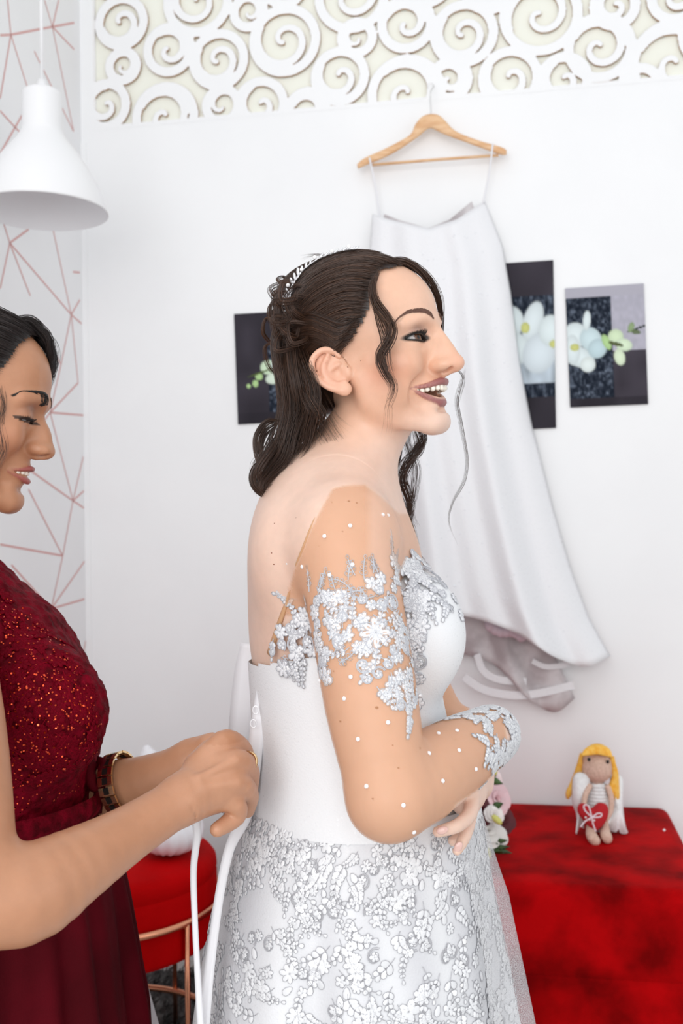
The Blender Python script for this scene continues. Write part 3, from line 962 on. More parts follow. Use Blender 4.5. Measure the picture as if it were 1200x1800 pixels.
# legs under the skirt (hidden)
for k in (-1, 1):
    body.chain([W(612, 1440, Y0 + .08 * k), (0.015, Y0 + .09 * k, 0.50), (0.0, Y0 + .09 * k, 0.09)], [0.070, 0.055, 0.038], 0.04, n=5)
    body.chain([(-0.01, Y0 + .09 * k, 0.05), (0.06, Y0 + .09 * k, 0.045), (0.14, Y0 + .09 * k, 0.025)], [0.035, 0.03, 0.022], 0.03, n=4)

zc = W(600, 826, Y0)[2]
zq = W(600, 1590, 1.1)[2]
V2, F2 = body.mesh_axes([axis_steps(-0.20, 0.27, BH.o[0] - .03, BH.o[0] + .135, .0016, .0038), axis_steps(1.02, 1.62, BH.o[1] - .10, BH.o[1] + .0, .0016, .0038), axis_steps(zq, HI[2], BH.o[2] - .13, BH.o[2] + .07, .0016, .0038)])
V3, F3 = body.mesh((-0.2, 1.1, -0.02), (0.3, 1.6, 0.93), 0.012, keep=lambda V: V[:, 2] < zq + .02)
# finer fingers
VB, FB = merge((V2, F2), (V3, F3))


bride = mesh_obj('person', VB, FB, m_skin, None, True, bride_tint(VB))
tag(bride, 'laughing bride in a white lace wedding dress with folded arms', 'person')
m_nail = mat('nail_polish', (0.72, 0.47, 0.42), 0.12)
for (x, y, d_), ax_ in (((777, 1459.5, 1.1285), (-34, 10)), ((805, 1489, 1.1565), (-9, 17))):
    a_ = _r * ax_[0] - _up * ax_[1]; a_ = a_ / np.linalg.norm(a_); n_ = -_fw + _up * .25 - a_ * (a_ @ (-_fw + _up * .25)); n_ /= np.linalg.norm(n_)
    mb = MB(); mb.ball(W(x, y, d_), (.0044, .0016, .0066), np.stack([np.cross(n_, a_), n_, a_], 1), 14, 10); mb.obj('fingernail', m_nail, bride)
m_mole = mat('mole', (0.26, 0.09, 0.045), 0.5)
mo = np.array([(613, 881, 1.3), (627, 884, 1.1), (637, 1003, 1.6), (598, 1268, 1.2), (662, 1244, 1.7), (482, 920, .8), (477, 972, .9), (481, 992, .9), (738, 1315, 1.2), (583, 883, .7), (700, 1350, 1), (655, 1404, 1), (611, 645, .8), (634, 634, .7), (586, 1180, .9), (690, 1310, .8), (800, 1300, .8), (560, 960, .6), (602, 934, .7), (520, 910, .6)])
PM_ = hit(body, mo[:, 0], mo[:, 1]); NM_ = body.grad(PM_); mb = MB()
for p, n_, r_ in zip(PM_, NM_, mo[:, 2]):
    a_ = np.cross(n_, (.1, .2, 1)); a_ /= np.linalg.norm(a_); mb.ball(p, np.array((1.2, .9, .35)) * r_ * .001, np.stack([a_, np.cross(n_, a_), n_], 1), 8, 6)
mb.obj('moles', m_mole, bride)['kind'] = 'stuff'
# ------------------------------------------------------------------ the bride: eyes, lashes, brows, teeth
for sg in (1, -1):
    eye_obj(BH, 31 * sg, bride, m_vcol, (1, -0.30, 0.0))
    V, F = merge(lash_mesh(BH, sg), lash_mesh(BH, sg, 30, 6, False))
    mesh_obj('eyelashes', V, F, m_lash, bride)
    for up_, th_ in ((1, 1.25), (-1, .8)):
        V, F = liner_mesh(body, BH, sg, 4.5, 0, up_, th_); mesh_obj('eyeliner', V, F, m_lash, bride)
teeth_mesh(BH, 91.0, -49.5, h=10.5, half=33).obj('teeth', m_teeth, bride)
teeth_mesh(BH, 81, -73, False, 26, 22, 7).obj('teeth', m_teeth, bride)
m_mouth = mat('mouth_inside', (0.25, 0.05, 0.05), 0.35)
mb = MB(); mb.ball(BH((60, 0, -67)), np.array((0.020, 0.018, 0.007)), BH.R, 20, 14); mb.obj('tongue', m_mouth, bride)
# eyebrows
for sg in (1, -1):
    PP, RR = [], []
    bl = spline([(106, 13, 32), (104, 20, 36), (98, 33, 40), (87, 46, 40), (71, 57, 30)], 60)
    for i in range(760):
        t = RNG.uniform(0, 1) ** 0.85; p = bl[int(t * 59)] ; wd = np.interp(t, [0, .15, .5, 1], [4.2, 4.8, 3.6, .8])
        v = RNG.uniform(-1, 1)
        p = p + np.array([0, 0, v * wd])
        dr = np.array([-.25, 0.75, 0.55 - v * .7]) if t < .45 else np.array([-.5, .7, -.2 - v * .3])
        pts = np.array([p + dr * s_ * 5.0 for s_ in np.linspace(0, 1, 4)]) * (1, sg, 1)
        PP.append(BH(pts)); RR.append(np.linspace(.32, .1, 4) * .001)
    PP = np.array(PP); sh = PP.shape
    PP = body.project(PP.reshape(-1, 3), 0.0005, 3).reshape(sh)
    V, F = many_tubes(PP, np.array(RR), 3); mesh_obj('eyebrow', V, F, m_brow, bride)
# ------------------------------------------------------------------ the bride: wedding dress
def sparkle_cloth(name, col, scale=420.0, spark=0.06, rough=0.55, alpha=None, bump=0.25):
    m = mat(name, col, rough)
    tc = node(m, 'ShaderNodeTexCoord'); vo = node(m, 'ShaderNodeTexVoronoi', Scale=scale); link(m, tc.outputs['Object'], vo.inputs['Vector'])
    sep = node(m, 'ShaderNodeSeparateColor'); link(m, vo.outputs['Color'], sep.inputs[0])
    lt = node(m, 'ShaderNodeMath', operation='LESS_THAN'); link(m, sep.outputs[0], lt.inputs[0]); lt.inputs[1].default_value = spark
    d = node(m, 'ShaderNodeMath', operation='LESS_THAN'); link(m, vo.outputs['Distance'], d.inputs[0]); d.inputs[1].default_value = 0.42
    mu = node(m, 'ShaderNodeMath', operation='MULTIPLY'); link(m, lt.outputs[0], mu.inputs[0]); link(m, d.outputs[0], mu.inputs[1])
    
    mr = node(m, 'ShaderNodeMapRange'); link(m, mu.outputs[0], mr.inputs[0]); mr.inputs[3].default_value = rough; mr.inputs[4].default_value = 0.12; link(m, mr.outputs[0], bsdf(m).inputs['Roughness'])
    bp = node(m, 'ShaderNodeBump', Strength=bump, Distance=0.0008); link(m, vo.outputs['Distance'], bp.inputs['Height']); link(m, bp.outputs[0], bsdf(m).inputs['Normal'])
    if alpha is not None: bsdf(m).inputs['Alpha'].default_value = alpha
    return m


m_dress = sparkle_cloth('white_glitter_tulle', (0.80, 0.81, 0.83))
m_satin = mat('white_satin', (0.82, 0.82, 0.85), 0.38)
m_lace = mat('silver_white_lace', (0.9, 0.9, 0.9), 0.34, 0.0)
link(m_lace, node(m_lace, 'ShaderNodeVertexColor', layer_name='tint').outputs[0], bsdf(m_lace).inputs['Base Color'])
bsdf(m_lace).inputs['Sheen Weight'].default_value = 0.2
m_stone = mat('rhinestone', (0.90, 0.91, 0.94), 0.08, 0.1)
m_sheer = mat('nude_mesh', (0.76, 0.41, 0.21), 0.7); 
vc_ = node(m_sheer, 'ShaderNodeVertexColor', layer_name='tint'); link(m_sheer, vc_.outputs[0], bsdf(m_sheer).inputs['Alpha'])
m_sheer_edge = mat('nude_mesh_fold', (0.72, 0.42, 0.22), 0.6); bsdf(m_sheer_edge).inputs['Alpha'].default_value = 0.75

D = Sculpt()
D.ell(W(592, 1130, Y0), (0.116, 0.150, 0.19), 0.02)
for k in (-1, 1): D.ell(W(731, 1116, Y0 + .075 * k), (0.061, 0.062, 0.074), 0.05)
D.ell(W(622, 1330, Y0), (0.126, 0.150, 0.15), 0.05)
D.ell(W(636, 1440, Y0), (0.146, 0.165, 0.10), 0.05)
NX = [W(x, 1100, 1.25)[0] for x in (420, 470, 545, 640, 700, 745, 840)]
NZ = [W(600, y, 1.25)[2] for y in (1172, 1160, 1140, 1085, 1010, 985, 985)]
zs = W(600, 1420, Y0)[2]
V, F = D.mesh((-0.20, 1.12, zs - .02), (0.26, 1.56, W(600, 950, 1.3)[2]), 0.0042, keep=lambda V: (V[:, 2] > zs) & (V[:, 2] < np.interp(V[:, 0], NX, NZ)))
bodice = mesh_obj('bodice', V, F, m_dress, bride)

# skirt -------------------------------------------------------------
SY = [1392, 1450, 1500, 1600, 1700, 1800, 2240, 2672]
SLx = [438, 414, 398, 374, 356, 345, 310, 300]; SRx = [838, 846, 853, 870, 888, 905, 985, 1060]
SZ = np.array([W(600, y, Y0)[2] for y in SY]); SXL = np.array([W(x, y, Y0)[0] for x, y in zip(SLx, SY)]); SXR = np.array([W(x, y, Y0)[0] for x, y in zip(SRx, SY)])
ph = RNG.uniform(0, 6.28, 8)


def skirt(u, z, grow=0.0):
    zz = -np.asarray(z, float); xl = smooth_interp(zz, -SZ, SXL); xr = smooth_interp(zz, -SZ, SXR)
    t = np.clip((SZ[0] - z) / (SZ[0] - 0.0), 0, 1)
    rx = (xr - xl) / 2; cx = (xr + xl) / 2; ry = 0.160 + (rx - (SXR[0] - SXL[0]) / 2) * 1.0
    am = 0.05 * np.clip(t * 3.2, 0, 1) ** 1.3 + .004
    f = am * (0.55 * np.sin(9 * u + ph[0] + 0.8 * t) + 0.35 * np.sin(14 * u + ph[1]) + 0.3 * np.sin(5 * u + ph[2]))
    # the folds must not widen the outline seen in the photograph
    f = f - 0.02 * np.clip(t * 3, 0, 1)
    return np.stack([cx + (rx + grow) * (1 + f) * np.cos(u), Y0 + (ry + grow) * (1 + f) * np.sin(u), z + 0 * u], -1)


nu, nz = 250, 110
uu = np.linspace(0, 2 * math.pi, nu, endpoint=False); zz = np.linspace(SZ[0], 0.006, nz)
G = skirt(uu[None].repeat(nz, 0), zz[:, None].repeat(nu, 1))
F = np.array([(i * nu + j, i * nu + (j + 1) % nu, (i + 1) * nu + (j + 1) % nu, (i + 1) * nu + j) for i in range(nz - 1) for j in range(nu)])
def lace_shading(P):
    """the silver-grey net the lace is worked on runs down the skirt in strips"""
    p = px_of(P); x, y = p[:, 0], p[:, 1]; w = np.zeros(len(P))
    for c, s_, wd_, k in ((450, -.10, 40, 1), (512, .06, 22, .6), (570, .03, 30, .8), (640, 0.02, 30, .7), (700, .12, 36, 1), (775, .16, 30, .9), (830, .14, 20, .6)): w = np.maximum(w, k * np.exp(-((x - c - (y - 1400) * s_) / wd_) ** 2))
    w = w * np.clip((y - 1400) / 12, 0, 1) * (P[:, 1] < Y0) * np.interp(y, [1400, 1700, 2200], [1, .9, .2])
    return np.array((0.80, 0.81, 0.83)) * (1 - w[:, None]) + np.array((0.63, 0.635, 0.665)) * w[:, None]  # white cloth, greyed to paint in the shading between the motifs
m_skirt = sparkle_cloth('white_net_shaded', (0.8, 0.81, 0.83)); link(m_skirt, node(m_skirt, 'ShaderNodeVertexColor', layer_name='tint').outputs[0], bsdf(m_skirt).inputs['Base Color'])
skirt_o = mesh_obj('skirt', G.reshape(-1, 3), F, m_skirt, bride, True, lace_shading(G.reshape(-1, 3)))
# net overlay that stands off the front of the skirt
m_net = sparkle_cloth('net_overlay', (0.80, 0.80, 0.82), 600, 0.1, 0.5, bump=0.5)
tc = node(m_net, 'ShaderNodeTexCoord'); ck = node(m_net, 'ShaderNodeTexVoronoi', Scale=520.0, feature='DISTANCE_TO_EDGE'); link(m_net, tc.outputs['Object'], ck.inputs['Vector'])
mrn = node(m_net, 'ShaderNodeMapRange'); link(m_net, ck.outputs['Distance'], mrn.inputs[0]); mrn.inputs[1].default_value = 0.04; mrn.inputs[2].default_value = 0.16; mrn.inputs[3].default_value = 0.6; mrn.inputs[4].default_value = 0.16
link(m_net, mrn.outputs[0], bsdf(m_net).inputs['Alpha'])
un = np.linspace(-0.75, 0.9, 60); zn = np.linspace(W(0, 1420, Y0)[2], 0.01, 60)
G = np.array([skirt(un, np.full(60, z), 0.018 * min(1, (zn[0] - z) * 9)) for z in zn]); V, F = sheet(G); mesh_obj('net_overlay', V, F, m_net, bride)

# lace of the skirt ---------------------------------------------------
L = Lace(5); rg = L.rg; anc = []
def add_anchor(u, z): anc.append((u, z)); return len(anc) - 1
def dens(u, y):      # columns of lace that thin out downwards; u = -pi/2 looks at the camera
    x = px_of(skirt(np.array(u), np.array(W(600, y, Y0)[2])))[0]
    col = max(math.exp(-((x - c - (y - 1400) * s_) / w) ** 2) for c, s_, w in ((450, -.10, 44), (512, .06, 26), (570, .03, 34), (640, 0.02, 34), (700, .12, 40), (775, .16, 34), (830, .14, 24)))
    top = math.exp(-((y - 1415) / 45) ** 2)
    return min(1, col * np.interp(y, [1400, 1640, 1900, 2300], [1, .95, .75, .3]) + top)
tries = 0; pts = []
while len(pts) < 560 and tries < 60000:
    tries += 1
    u = rg.uniform(-3.3, 0.25); y = 1402 + 520 * rg.uniform() ** 1.15
    if rg.uniform() > dens(u, y): continue
    if len(pts):
        A_ = np.array(pts)
        if (((u - A_[:, 0]) * .17) ** 2 + ((y - A_[:, 1]) / 1450) ** 2).min() < 0.0088 ** 2: continue
    pts.append((u, y))
for u, y in pts:
    an = add_anchor(u, W(600, y, Y0)[2] if y > 1412 else W(600, 1412, Y0)[2]); k = rg.uniform()
    if k < .24: L.flower(an, rg.uniform(6, 13), int(rg.integers(5, 8))); L.petal(an, rg.uniform(-12, 12), -14, rg.uniform(-2.5, -.6), 13, 5)
    elif k < .66: L.spray(an, rg.uniform(20, 40), rg.uniform(-2.6, -.5), curl=rg.uniform(-1.6, 1.6), n=int(rg.integers(3, 6)), leaf=rg.uniform(6, 13))
    elif k < .86: L.scroll(an, rg.uniform(7, 13), rg.uniform(0, 6.28), 1 if rg.uniform() < .5 else -1); L.flower(an, 6, 5)
    else: L.flower(an, rg.uniform(6, 9), 5); L.spray(an, 24, rg.uniform(-2.6, -.5), curl=.8, n=4)
AN = np.array(anc)
def skirt_place(an, a, b, h):
    u0, z0 = AN[an, 0], AN[an, 1]; u = u0 + a * .001 / 0.18; z = np.minimum(z0 + b * .001, SZ[0] - .004)
    P = skirt(u, z); N = np.stack([np.cos(u), np.sin(u), 0.25 + 0 * u], -1); N /= np.linalg.norm(N, axis=1)[:, None]
    return P + N * (h * .001 + 0.0006)[:, None] if np.ndim(h) else P + N * (h * .001 + 0.0006)
V, F, C = L.build(skirt_place, 0.27, 0.9, (0.80, 0.81, 0.83), (0.45, 0.45, 0.48), 0.05)
lo_ = tri_safe('skirt_lace', V, F, m_lace, bride, C); lo_['kind'] = 'stuff'
lo_['label'] = 'raised floral lace with grey thread outlines'

# sleeve of nude mesh, both arms ---------------------------------------
armS = Sculpt(); armS.ops = [o for o in body.ops if o[0] == 'c' and o[1][:, 2].min() > 0.80 and o[1][:, 2].max() < 1.33 and o[3].max() > 0.03 and np.abs(o[1][:, 1] - Y0).max() > 0.1]
nearS = Sculpt(); nearS.ops = [o for o in body.ops if o[6][1] < 1.5 and o[6][2] > 0.55 and o[7][2] < 1.46]
dA = armS.at(V2)
pv = px_of(V2)
edge_x = np.interp(pv[:, 1], [845, 860, 930, 1000, 1060, 1120, 1160], [640, 582, 545, 517, 500, 488, 540])
top_y = np.interp(pv[:, 0], [560, 580, 600, 640, 670, 700], [868, 858, 852, 850, 872, 900])
sm = lambda x, w: np.clip(x / w, 0, 1) ** 2 * (3 - 2 * np.clip(x / w, 0, 1))
near = sm(pv[:, 0] - edge_x, 5) * sm(pv[:, 1] - top_y, 7) * sm(1085 - pv[:, 1], 8) * (V2[:, 1] < 1.31) * (V2[:, 2] < zc + .02)
near = near * np.interp(pv[:, 0] + 0 * pv[:, 1], [640, 655], [1.0, 0.55])
arm_m = sm(0.008 - dA, .004) * sm(pv[:, 1] - 1040, 12) * (pv[:, 0] > edge_x)
wrist = sm(np.minimum(np.linalg.norm(V2 - W(866, 1292, 1.33), axis=1), np.linalg.norm(V2 - W(826, 1372, 1.30), axis=1)) - .03, .006)
hand = (V2[:, 0] > W(750, 1440, 1.17)[0]) & (V2[:, 2] < W(600, 1385, 1.2)[2]) & (V2[:, 1] > 1.13) & (V2[:, 1] < 1.30)
aw = np.maximum(near, arm_m) * wrist * ~hand * (V2[:, 0] < W(880, 1290, 1.30)[0]) * 0.42
Vn2 = vnormals(V2, F2); okv = aw > 0.0005; okv[F2[okv[F2].any(1)].ravel()] = True
Vs, Fs = prune(V2 + Vn2 * 0.0013, F2, okv); aws = aw[np.unique(F2[okv[F2].all(1)].ravel())]
sleeve = mesh_obj('sleeve', Vs, Fs, m_sheer, bride, True, aws[:, None].repeat(3, 1))
# folded back edge of the mesh
ex = [(606, 850), (582, 860), (552, 915), (532, 965), (516, 1010), (503, 1060), (490, 1100), (474, 1150)]
Q = hit(nearS, np.array([p[0] for p in spline(ex, 40)]), np.array([p[1] for p in spline(ex, 40)]))
mb = MB(); mb.tube(Q + WN * .001, np.interp(np.linspace(0, 1, 40), [0, .3, .7, 1], [.0005, .0014, .003, .005]), 6, True, 0.5); mb.obj('sleeve_hem', m_sheer_edge, bride)

# lace of the sleeve and the neckline -------------------------------------
allS = Sculpt(); allS.ops = nearS.ops + D.ops
L = Lace(11); rg = L.rg
band = [(497, 1045), (530, 1052), (580, 1042), (618, 1020), (655, 1020), (690, 985), (722, 968), (752, 1000), (742, 1060), (736, 1130), (742, 1190), (722, 1215), (690, 1205), (648, 1180), (612, 1160), (570, 1178), (548, 1150), (530, 1110), (500, 1085)]
P0 = np.vstack([scatter(band, 100, 13.5, rg), scatter([(690, 985), (724, 968), (752, 1000), (745, 1060), (742, 1190), (715, 1200), (690, 1130)], 34, 11, rg)])
tail = scatter([(640, 1180), (735, 1185), (738, 1270), (715, 1278), (690, 1225), (650, 1212)], 16, 15, rg)
low = scatter([(552, 1150), (585, 1150), (575, 1195), (562, 1192)], 6, 12, rg)
side = scatter([(470, 1120), (530, 1090), (545, 1150), (520, 1165), (515, 1195), (490, 1180)], 16, 14, rg)
bust = scatter([(722, 965), (760, 1000), (795, 1040), (815, 1085), (800, 1080), (765, 1040), (745, 1095), (728, 1080)], 26, 14, rg)
PX = np.vstack([P0, tail, low, side, bust]); kinds = np.repeat([0, 1, 2, 3, 4], [len(P0), len(tail), len(low), len(side), len(bust)])
top = np.array([(508, 1035), (516, 1028), (545, 1040), (562, 1038), (590, 1038), (612, 1020), (624, 1012), (655, 1008), (688, 975), (694, 990), (560, 1045), (640, 1020), (705, 970), (665, 1012)])
PX = np.vstack([PX, top]); kinds = np.r_[kinds, np.full(len(top), 5)]
PP = hit(allS, PX[:, 0], PX[:, 1])
for i, k in enumerate(kinds):
    r_ = rg.uniform()
    if k == 5: L.spray(i, rg.uniform(12, 20), rg.uniform(1.0, 2.1), curl=rg.uniform(-.4, .4), n=3, leaf=6, fill=False)
    elif k in (1,):
        if r_ < .5: L.spray(i, rg.uniform(16, 26), rg.uniform(-1.9, -.9), curl=rg.uniform(-.5, .5), n=4, leaf=7.5)
        elif r_ < .8: L.flower(i, rg.uniform(6, 9), 5)
        else: L.scroll(i, 9, rg.uniform(0, 6), 1); L.flower(i, 5, 5)
    else:
        if r_ < .35: L.flower(i, rg.uniform(7, 12), int(rg.integers(5, 8)))
        elif r_ < .7: L.spray(i, rg.uniform(15, 28), rg.uniform(0, 6.28), curl=rg.uniform(-1, 1), n=4, leaf=rg.uniform(6, 8))
        elif r_ < .88: L.scroll(i, rg.uniform(7, 12), rg.uniform(0, 6.28), 1 if rg.uniform() < .5 else -1); L.flower(i, rg.uniform(5, 7), 5)
        else: L.flower(i, 6, 5, fill=False); L.spray(i, 18, rg.uniform(0, 6.28), n=3, leaf=6, fill=False)
# one large rose in the middle of the band
ir = len(PP); PP = np.vstack([PP, hit(allS, np.array([660.0]), np.array([1112.0]))]); L.flower(ir, 19, 8); L.flower(ir, 11, 7); L.flower(ir, 6, 5)
V, F, C = L.build(surf_place(allS, PP), 0.58, 1.5, (0.80, 0.81, 0.84), (0.52, 0.53, 0.57), 0.06)
sl_ = tri_safe('sleeve_lace', V, F, m_lace, bride, C); sl_['kind'] = 'stuff'; sl_['label'] = 'band of raised white lace around the upper arm'
# cuff lace: long silver leaves running towards the hand
L = Lace(23); rg = L.rg; A0, A1 = W(800, 1330, 1.22), W(862, 1292, 1.32); ax = (A1 - A0) / np.linalg.norm(A1 - A0)
e1 = np.cross(ax, (0, 0, 1)); e1 /= np.linalg.norm(e1); e2 = np.cross(e1, ax); PC = []
for i in range(220):
    t = rg.uniform(0.05, 1.30); a = rg.uniform(0, 6.283); PC.append(A0 + (A1 - A0) * t + (e1 * math.cos(a) + e2 * math.sin(a)) * 0.05)
PC = np.array(PC); cuffS = Sculpt(); cuffS.ops = [o for o in armS.ops if o[1][:, 1].min() < 1.33 and o[1][:, 1].max() < 1.36]
PC = cuffS.project(PC, 0.0)
N = cuffS.grad(PC); ta = ax - N * (N @ ax)[:, None]; ta /= np.linalg.norm(ta, axis=1)[:, None]; tb = np.cross(N, ta)
def cuff_place(an, x, y, h):
    Q = PC[an] + ta[an] * (x * .001)[:, None] + tb[an] * (y * .001)[:, None]
    for _ in range(2): Q = Q - N[an] * np.clip(cuffS.at(Q), -.02, .02)[:, None] * .9
    return Q + N[an] * (h * .001)
for i in range(len(PC)): L.spray(i, rg.uniform(14, 24), rg.normal(0, .5) + math.pi * (rg.uniform() < .5), curl=rg.uniform(-.5, .5), n=4, leaf=rg.uniform(7.5, 11))
V, F, C = L.build(cuff_place, 0.6, 2.4, (0.80, 0.81, 0.84), (0.52, 0.53, 0.57), 0.07)
cl_ = tri_safe('cuff_lace', V, F, m_lace, bride, C); cl_['kind'] = 'stuff'
# rhinestones
st = np.array([(571, 943), (615, 925), (533, 996), (619, 993), (580, 1011), (507, 990), (671, 906), (680, 907), (630, 1299), (606, 1228), (681, 1270), (752, 1325), (645, 1382), (776, 1373), (708, 1415), (726, 1461), (805, 1320), (834, 1352), (802, 1286), (770, 1291), (564, 1196), (700, 945), (617, 1190), (737, 1222)])
PS = hit(allS, st[:, 0], st[:, 1]); NS = allS.grad(PS); me0 = None
for p, n_ in zip(PS, NS):
    if me0 is None:
        mb = MB(); mb.ball((0, 0, 0), (0.0026, 0.0026, 0.0019), None, 7, 5); o = mb.obj('rhinestone', m_stone, bride, False); me0 = o.data
    else:
        o = bpy.data.objects.new('rhinestone', me0); COL.objects.link(o); o.parent = bride
    o.location = p + n_ * .0016; o.rotation_euler = Vector(n_).to_track_quat('Z', 'Y').to_euler()

# back edges of the dress, laces and ribbons -----------------------------------
back = (-1, -.25, 0)
V, F = ribbon3([W(484, 1108, 1.275), W(468, 1180, 1.268), W(456, 1255, 1.262), W(446, 1330, 1.26), W(438, 1400, 1.262)], [0.012, .016, .018, .02, .02], (-.25, -1, 0.05), 0.002, 40, 4)
mesh_obj('back_edge', V, F, m_satin, bride)
V, F = ribbon3([W(439, 1132, 1.40), W(433, 1180, 1.40), W(427, 1240, 1.40), W(421, 1305, 1.40)], [0.026, .034, .036, .034], (-.2, -1, 0), 0.002, 20, 4)
mesh_obj('back_edge', V, F, m_satin, bride)
V, F = ribbon3([W(438, 1400, 1.262), W(428, 1440, 1.25), W(404, 1490, 1.235), W(388, 1560, 1.225), W(376, 1640, 1.215), W(366, 1720, 1.20), W(358, 1800, 1.19), W(350, 1900, 1.18)], [.018, .016, .012, .011, .011, .012, .014, .014], (-.1, -1, 0), 0.0012, 60, 4)
mesh_obj('skirt_opening_edge', V, F, m_satin, bride)
V, F = ribbon3([W(344, 1436, 1.19), W(346, 1470, 1.19), W(340, 1530, 1.19), W(342, 1610, 1.185), W(346, 1690, 1.18), W(350, 1760, 1.18), W(356, 1860, 1.175)], [.0105, .009, .0075, .007, .007, .008, .008], (0.1, -1, 0), 0.0008, 60, 4, 0.001)
mesh_obj('lacing_ribbon', V, F, m_satin, bride)
mb = MB()
for px_, py_ in ((449, 1248), (445, 1272)):
    c = W(px_, py_, 1.252); th = np.linspace(0, 2 * math.pi, 14); mb.tube(c + np.stack([0.0035 * np.cos(th), 0 * th, .005 * np.sin(th)], 1), 0.0009, 5, False)
mb.obj('lacing_loop', m_stone, bride)
# ------------------------------------------------------------------ the bride: hair and headpiece
def hair_mat(name, rough=0.36):
    m = mat(name, (0.05, 0.025, 0.015), rough)
    link(m, node(m, 'ShaderNodeVertexColor', layer_name='tint').outputs[0], bsdf(m).inputs['Base Color'])
    bsdf(m).inputs['Specular IOR Level'].default_value = 0.55
    return m


m_hair = hair_mat('brown_hair')


class Hair:
    def __init__(s, seed, dark=(0.018, 0.009, 0.006), light=(0.105, 0.048, 0.026)):
        s.P = []; s.R = []; s.C = []; s.rg = np.random.default_rng(seed); s.dark = np.array(dark); s.light = np.array(light)

    def lock(s, guide, n, spread, r=0.35, m=26, wave=0.0, freq=3.0, curl=0.0, turns=3.0, tint=0.0, S=None, off=0.0, taper=0.35, lift=None):
        """n hairs around a guide; spread in mm (root..tip); wave: sideways wobble mm; curl: corkscrew radius mm"""
        g = spline(np.asarray(guide, float), m); rg = s.rg; t = np.linspace(0, 1, m)
        T = np.gradient(g, axis=0); T /= np.linalg.norm(T, axis=1)[:, None]
        a = np.array((0.2, -1.0, 0.1)); N = a - T * (T @ a)[:, None]; N /= np.linalg.norm(N, axis=1)[:, None]; B = np.cross(T, N)
        sp = np.interp(t, np.linspace(0, 1, len(np.atleast_1d(spread))), np.atleast_1d(spread)) * .001
        th = rg.uniform(0, 6.283, n); rad = np.sqrt(rg.uniform(0, 1, n))
        dev = rg.normal(0, .25, (n, 2)); ph = rg.uniform(-.6, .6, n)
        c1 = np.cos(th)[:, None] * rad[:, None] + dev[:, :1] * t; c2 = np.sin(th)[:, None] * rad[:, None] + dev[:, 1:] * t
        X = g[None] + (c1 * sp)[..., None] * N[None] + (c2 * sp)[..., None] * B[None]
        if wave: X = X + (wave * .001 * np.sin(freq * 6.283 * t[None] + ph[:, None]) * np.minimum(1, t * 3))[..., None] * B[None]
        if curl:
            an = turns * 6.283 * t[None] + ph[:, None]; k = (curl * .001 * np.minimum(1, t * 2.5))
            X = X + (np.cos(an) * k)[..., None] * N[None] + (np.sin(an) * k)[..., None] * B[None]
        if S is not None:
            sh = X.shape; o_ = off + np.repeat(rg.uniform(0, .0035, n), m); Q = X.reshape(-1, 3)
            for _ in range(3):
                gq = S.grad(Q, .002); Q = Q - gq * (np.clip(S.at(Q), -.03, .03) - o_)[:, None]
            X = Q.reshape(sh)
        ln = rg.uniform(.82, 1.0, n); st_ = rg.uniform(0, .13, n)                         # uneven tips
        for i in range(n):
            X[i] = np.stack([np.interp(st_[i] + t * ((ln[i] if taper < .3 else 1) - st_[i]), t, X[i, :, k]) for k in range(3)], 1)
        s.P.append(X); s.R.append(np.tile(r * .001 * np.interp(t, [0, .12, .7, 1], [.12, 1, .85, taper]), (n, 1)) * rg.uniform(.7, 1.3, (n, 1)))
        w = np.clip(rg.beta(1.5, 3, n) + tint, 0, 1)[:, None]
        s.C.append(s.dark * (1 - w) + s.light * w)

    def obj(s, name, m_, parent, n=3):
        Vs, Fs, Cs, k = [], [], [], 0
        for X, R_, C in zip(s.P, s.R, s.C):
            V, F = many_tubes(X, R_, n); Vs.append(V); Fs.append(F + k); Cs.append(np.repeat(C, X.shape[1] * n, 0)); k += len(V)
        return mesh_obj(name, np.concatenate(Vs), np.concatenate(Fs), m_, parent, True, np.concatenate(Cs))


# volume under the strands
HS = Sculpt(BH)
HS.ell((-4, 0, 55), (99, 79, 97), 1)
HS.ell((38, 0, 62), (66, 66, 65), 15)
HS.ell((-54, 0, 94), (54, 58, 58), 25)
HS.ell((-70, 0, 20), (42, 60, 62), 25)
hl_px = np.array([(712, 470), (690, 466), (672, 474), (660, 495), (655, 518), (651, 542), (640, 566), (624, 592), (606, 606)], float)
hl = BH.inv(hit(HS, hl_px[:, 0], hl_px[:, 1]))
hu, hf = hl[::-1, 2], hl[::-1, 0]
o_ = np.argsort(hu); hu, hf = hu[o_], hf[o_]


def hair_region(V):
    q = BH.inv(V); f, l, u = q[:, 0], np.abs(q[:, 1]), q[:, 2]
    lim = np.interp(u, hu, hf) + np.where(u > hu[-1] - 2, 40 * np.clip((u - hu[-1] + 2) / 4, 0, 1), 0)
    ear = (np.hypot((f + 12) / 26, (u - 2) / 34) < 1) & (l > 55)
    return (f < lim) & ~ear & (u > np.interp(f, [-120, -40, 0, 20], [-60, -40, 2, 12]))


V, F = HS.mesh(LO, HI, 0.004); V, F = prune(V, F, hair_region(V))
cap = mesh_obj('hair', V, F, m_hair, bride, True, np.tile((0.020, 0.010, 0.007), (len(V), 1)))
H = Hair(4)
G0 = BH.inv(hit(HS, np.array([507.0]), np.array([572.0])))[0]
P_ = lambda f, l, u: BH((f, l, u))
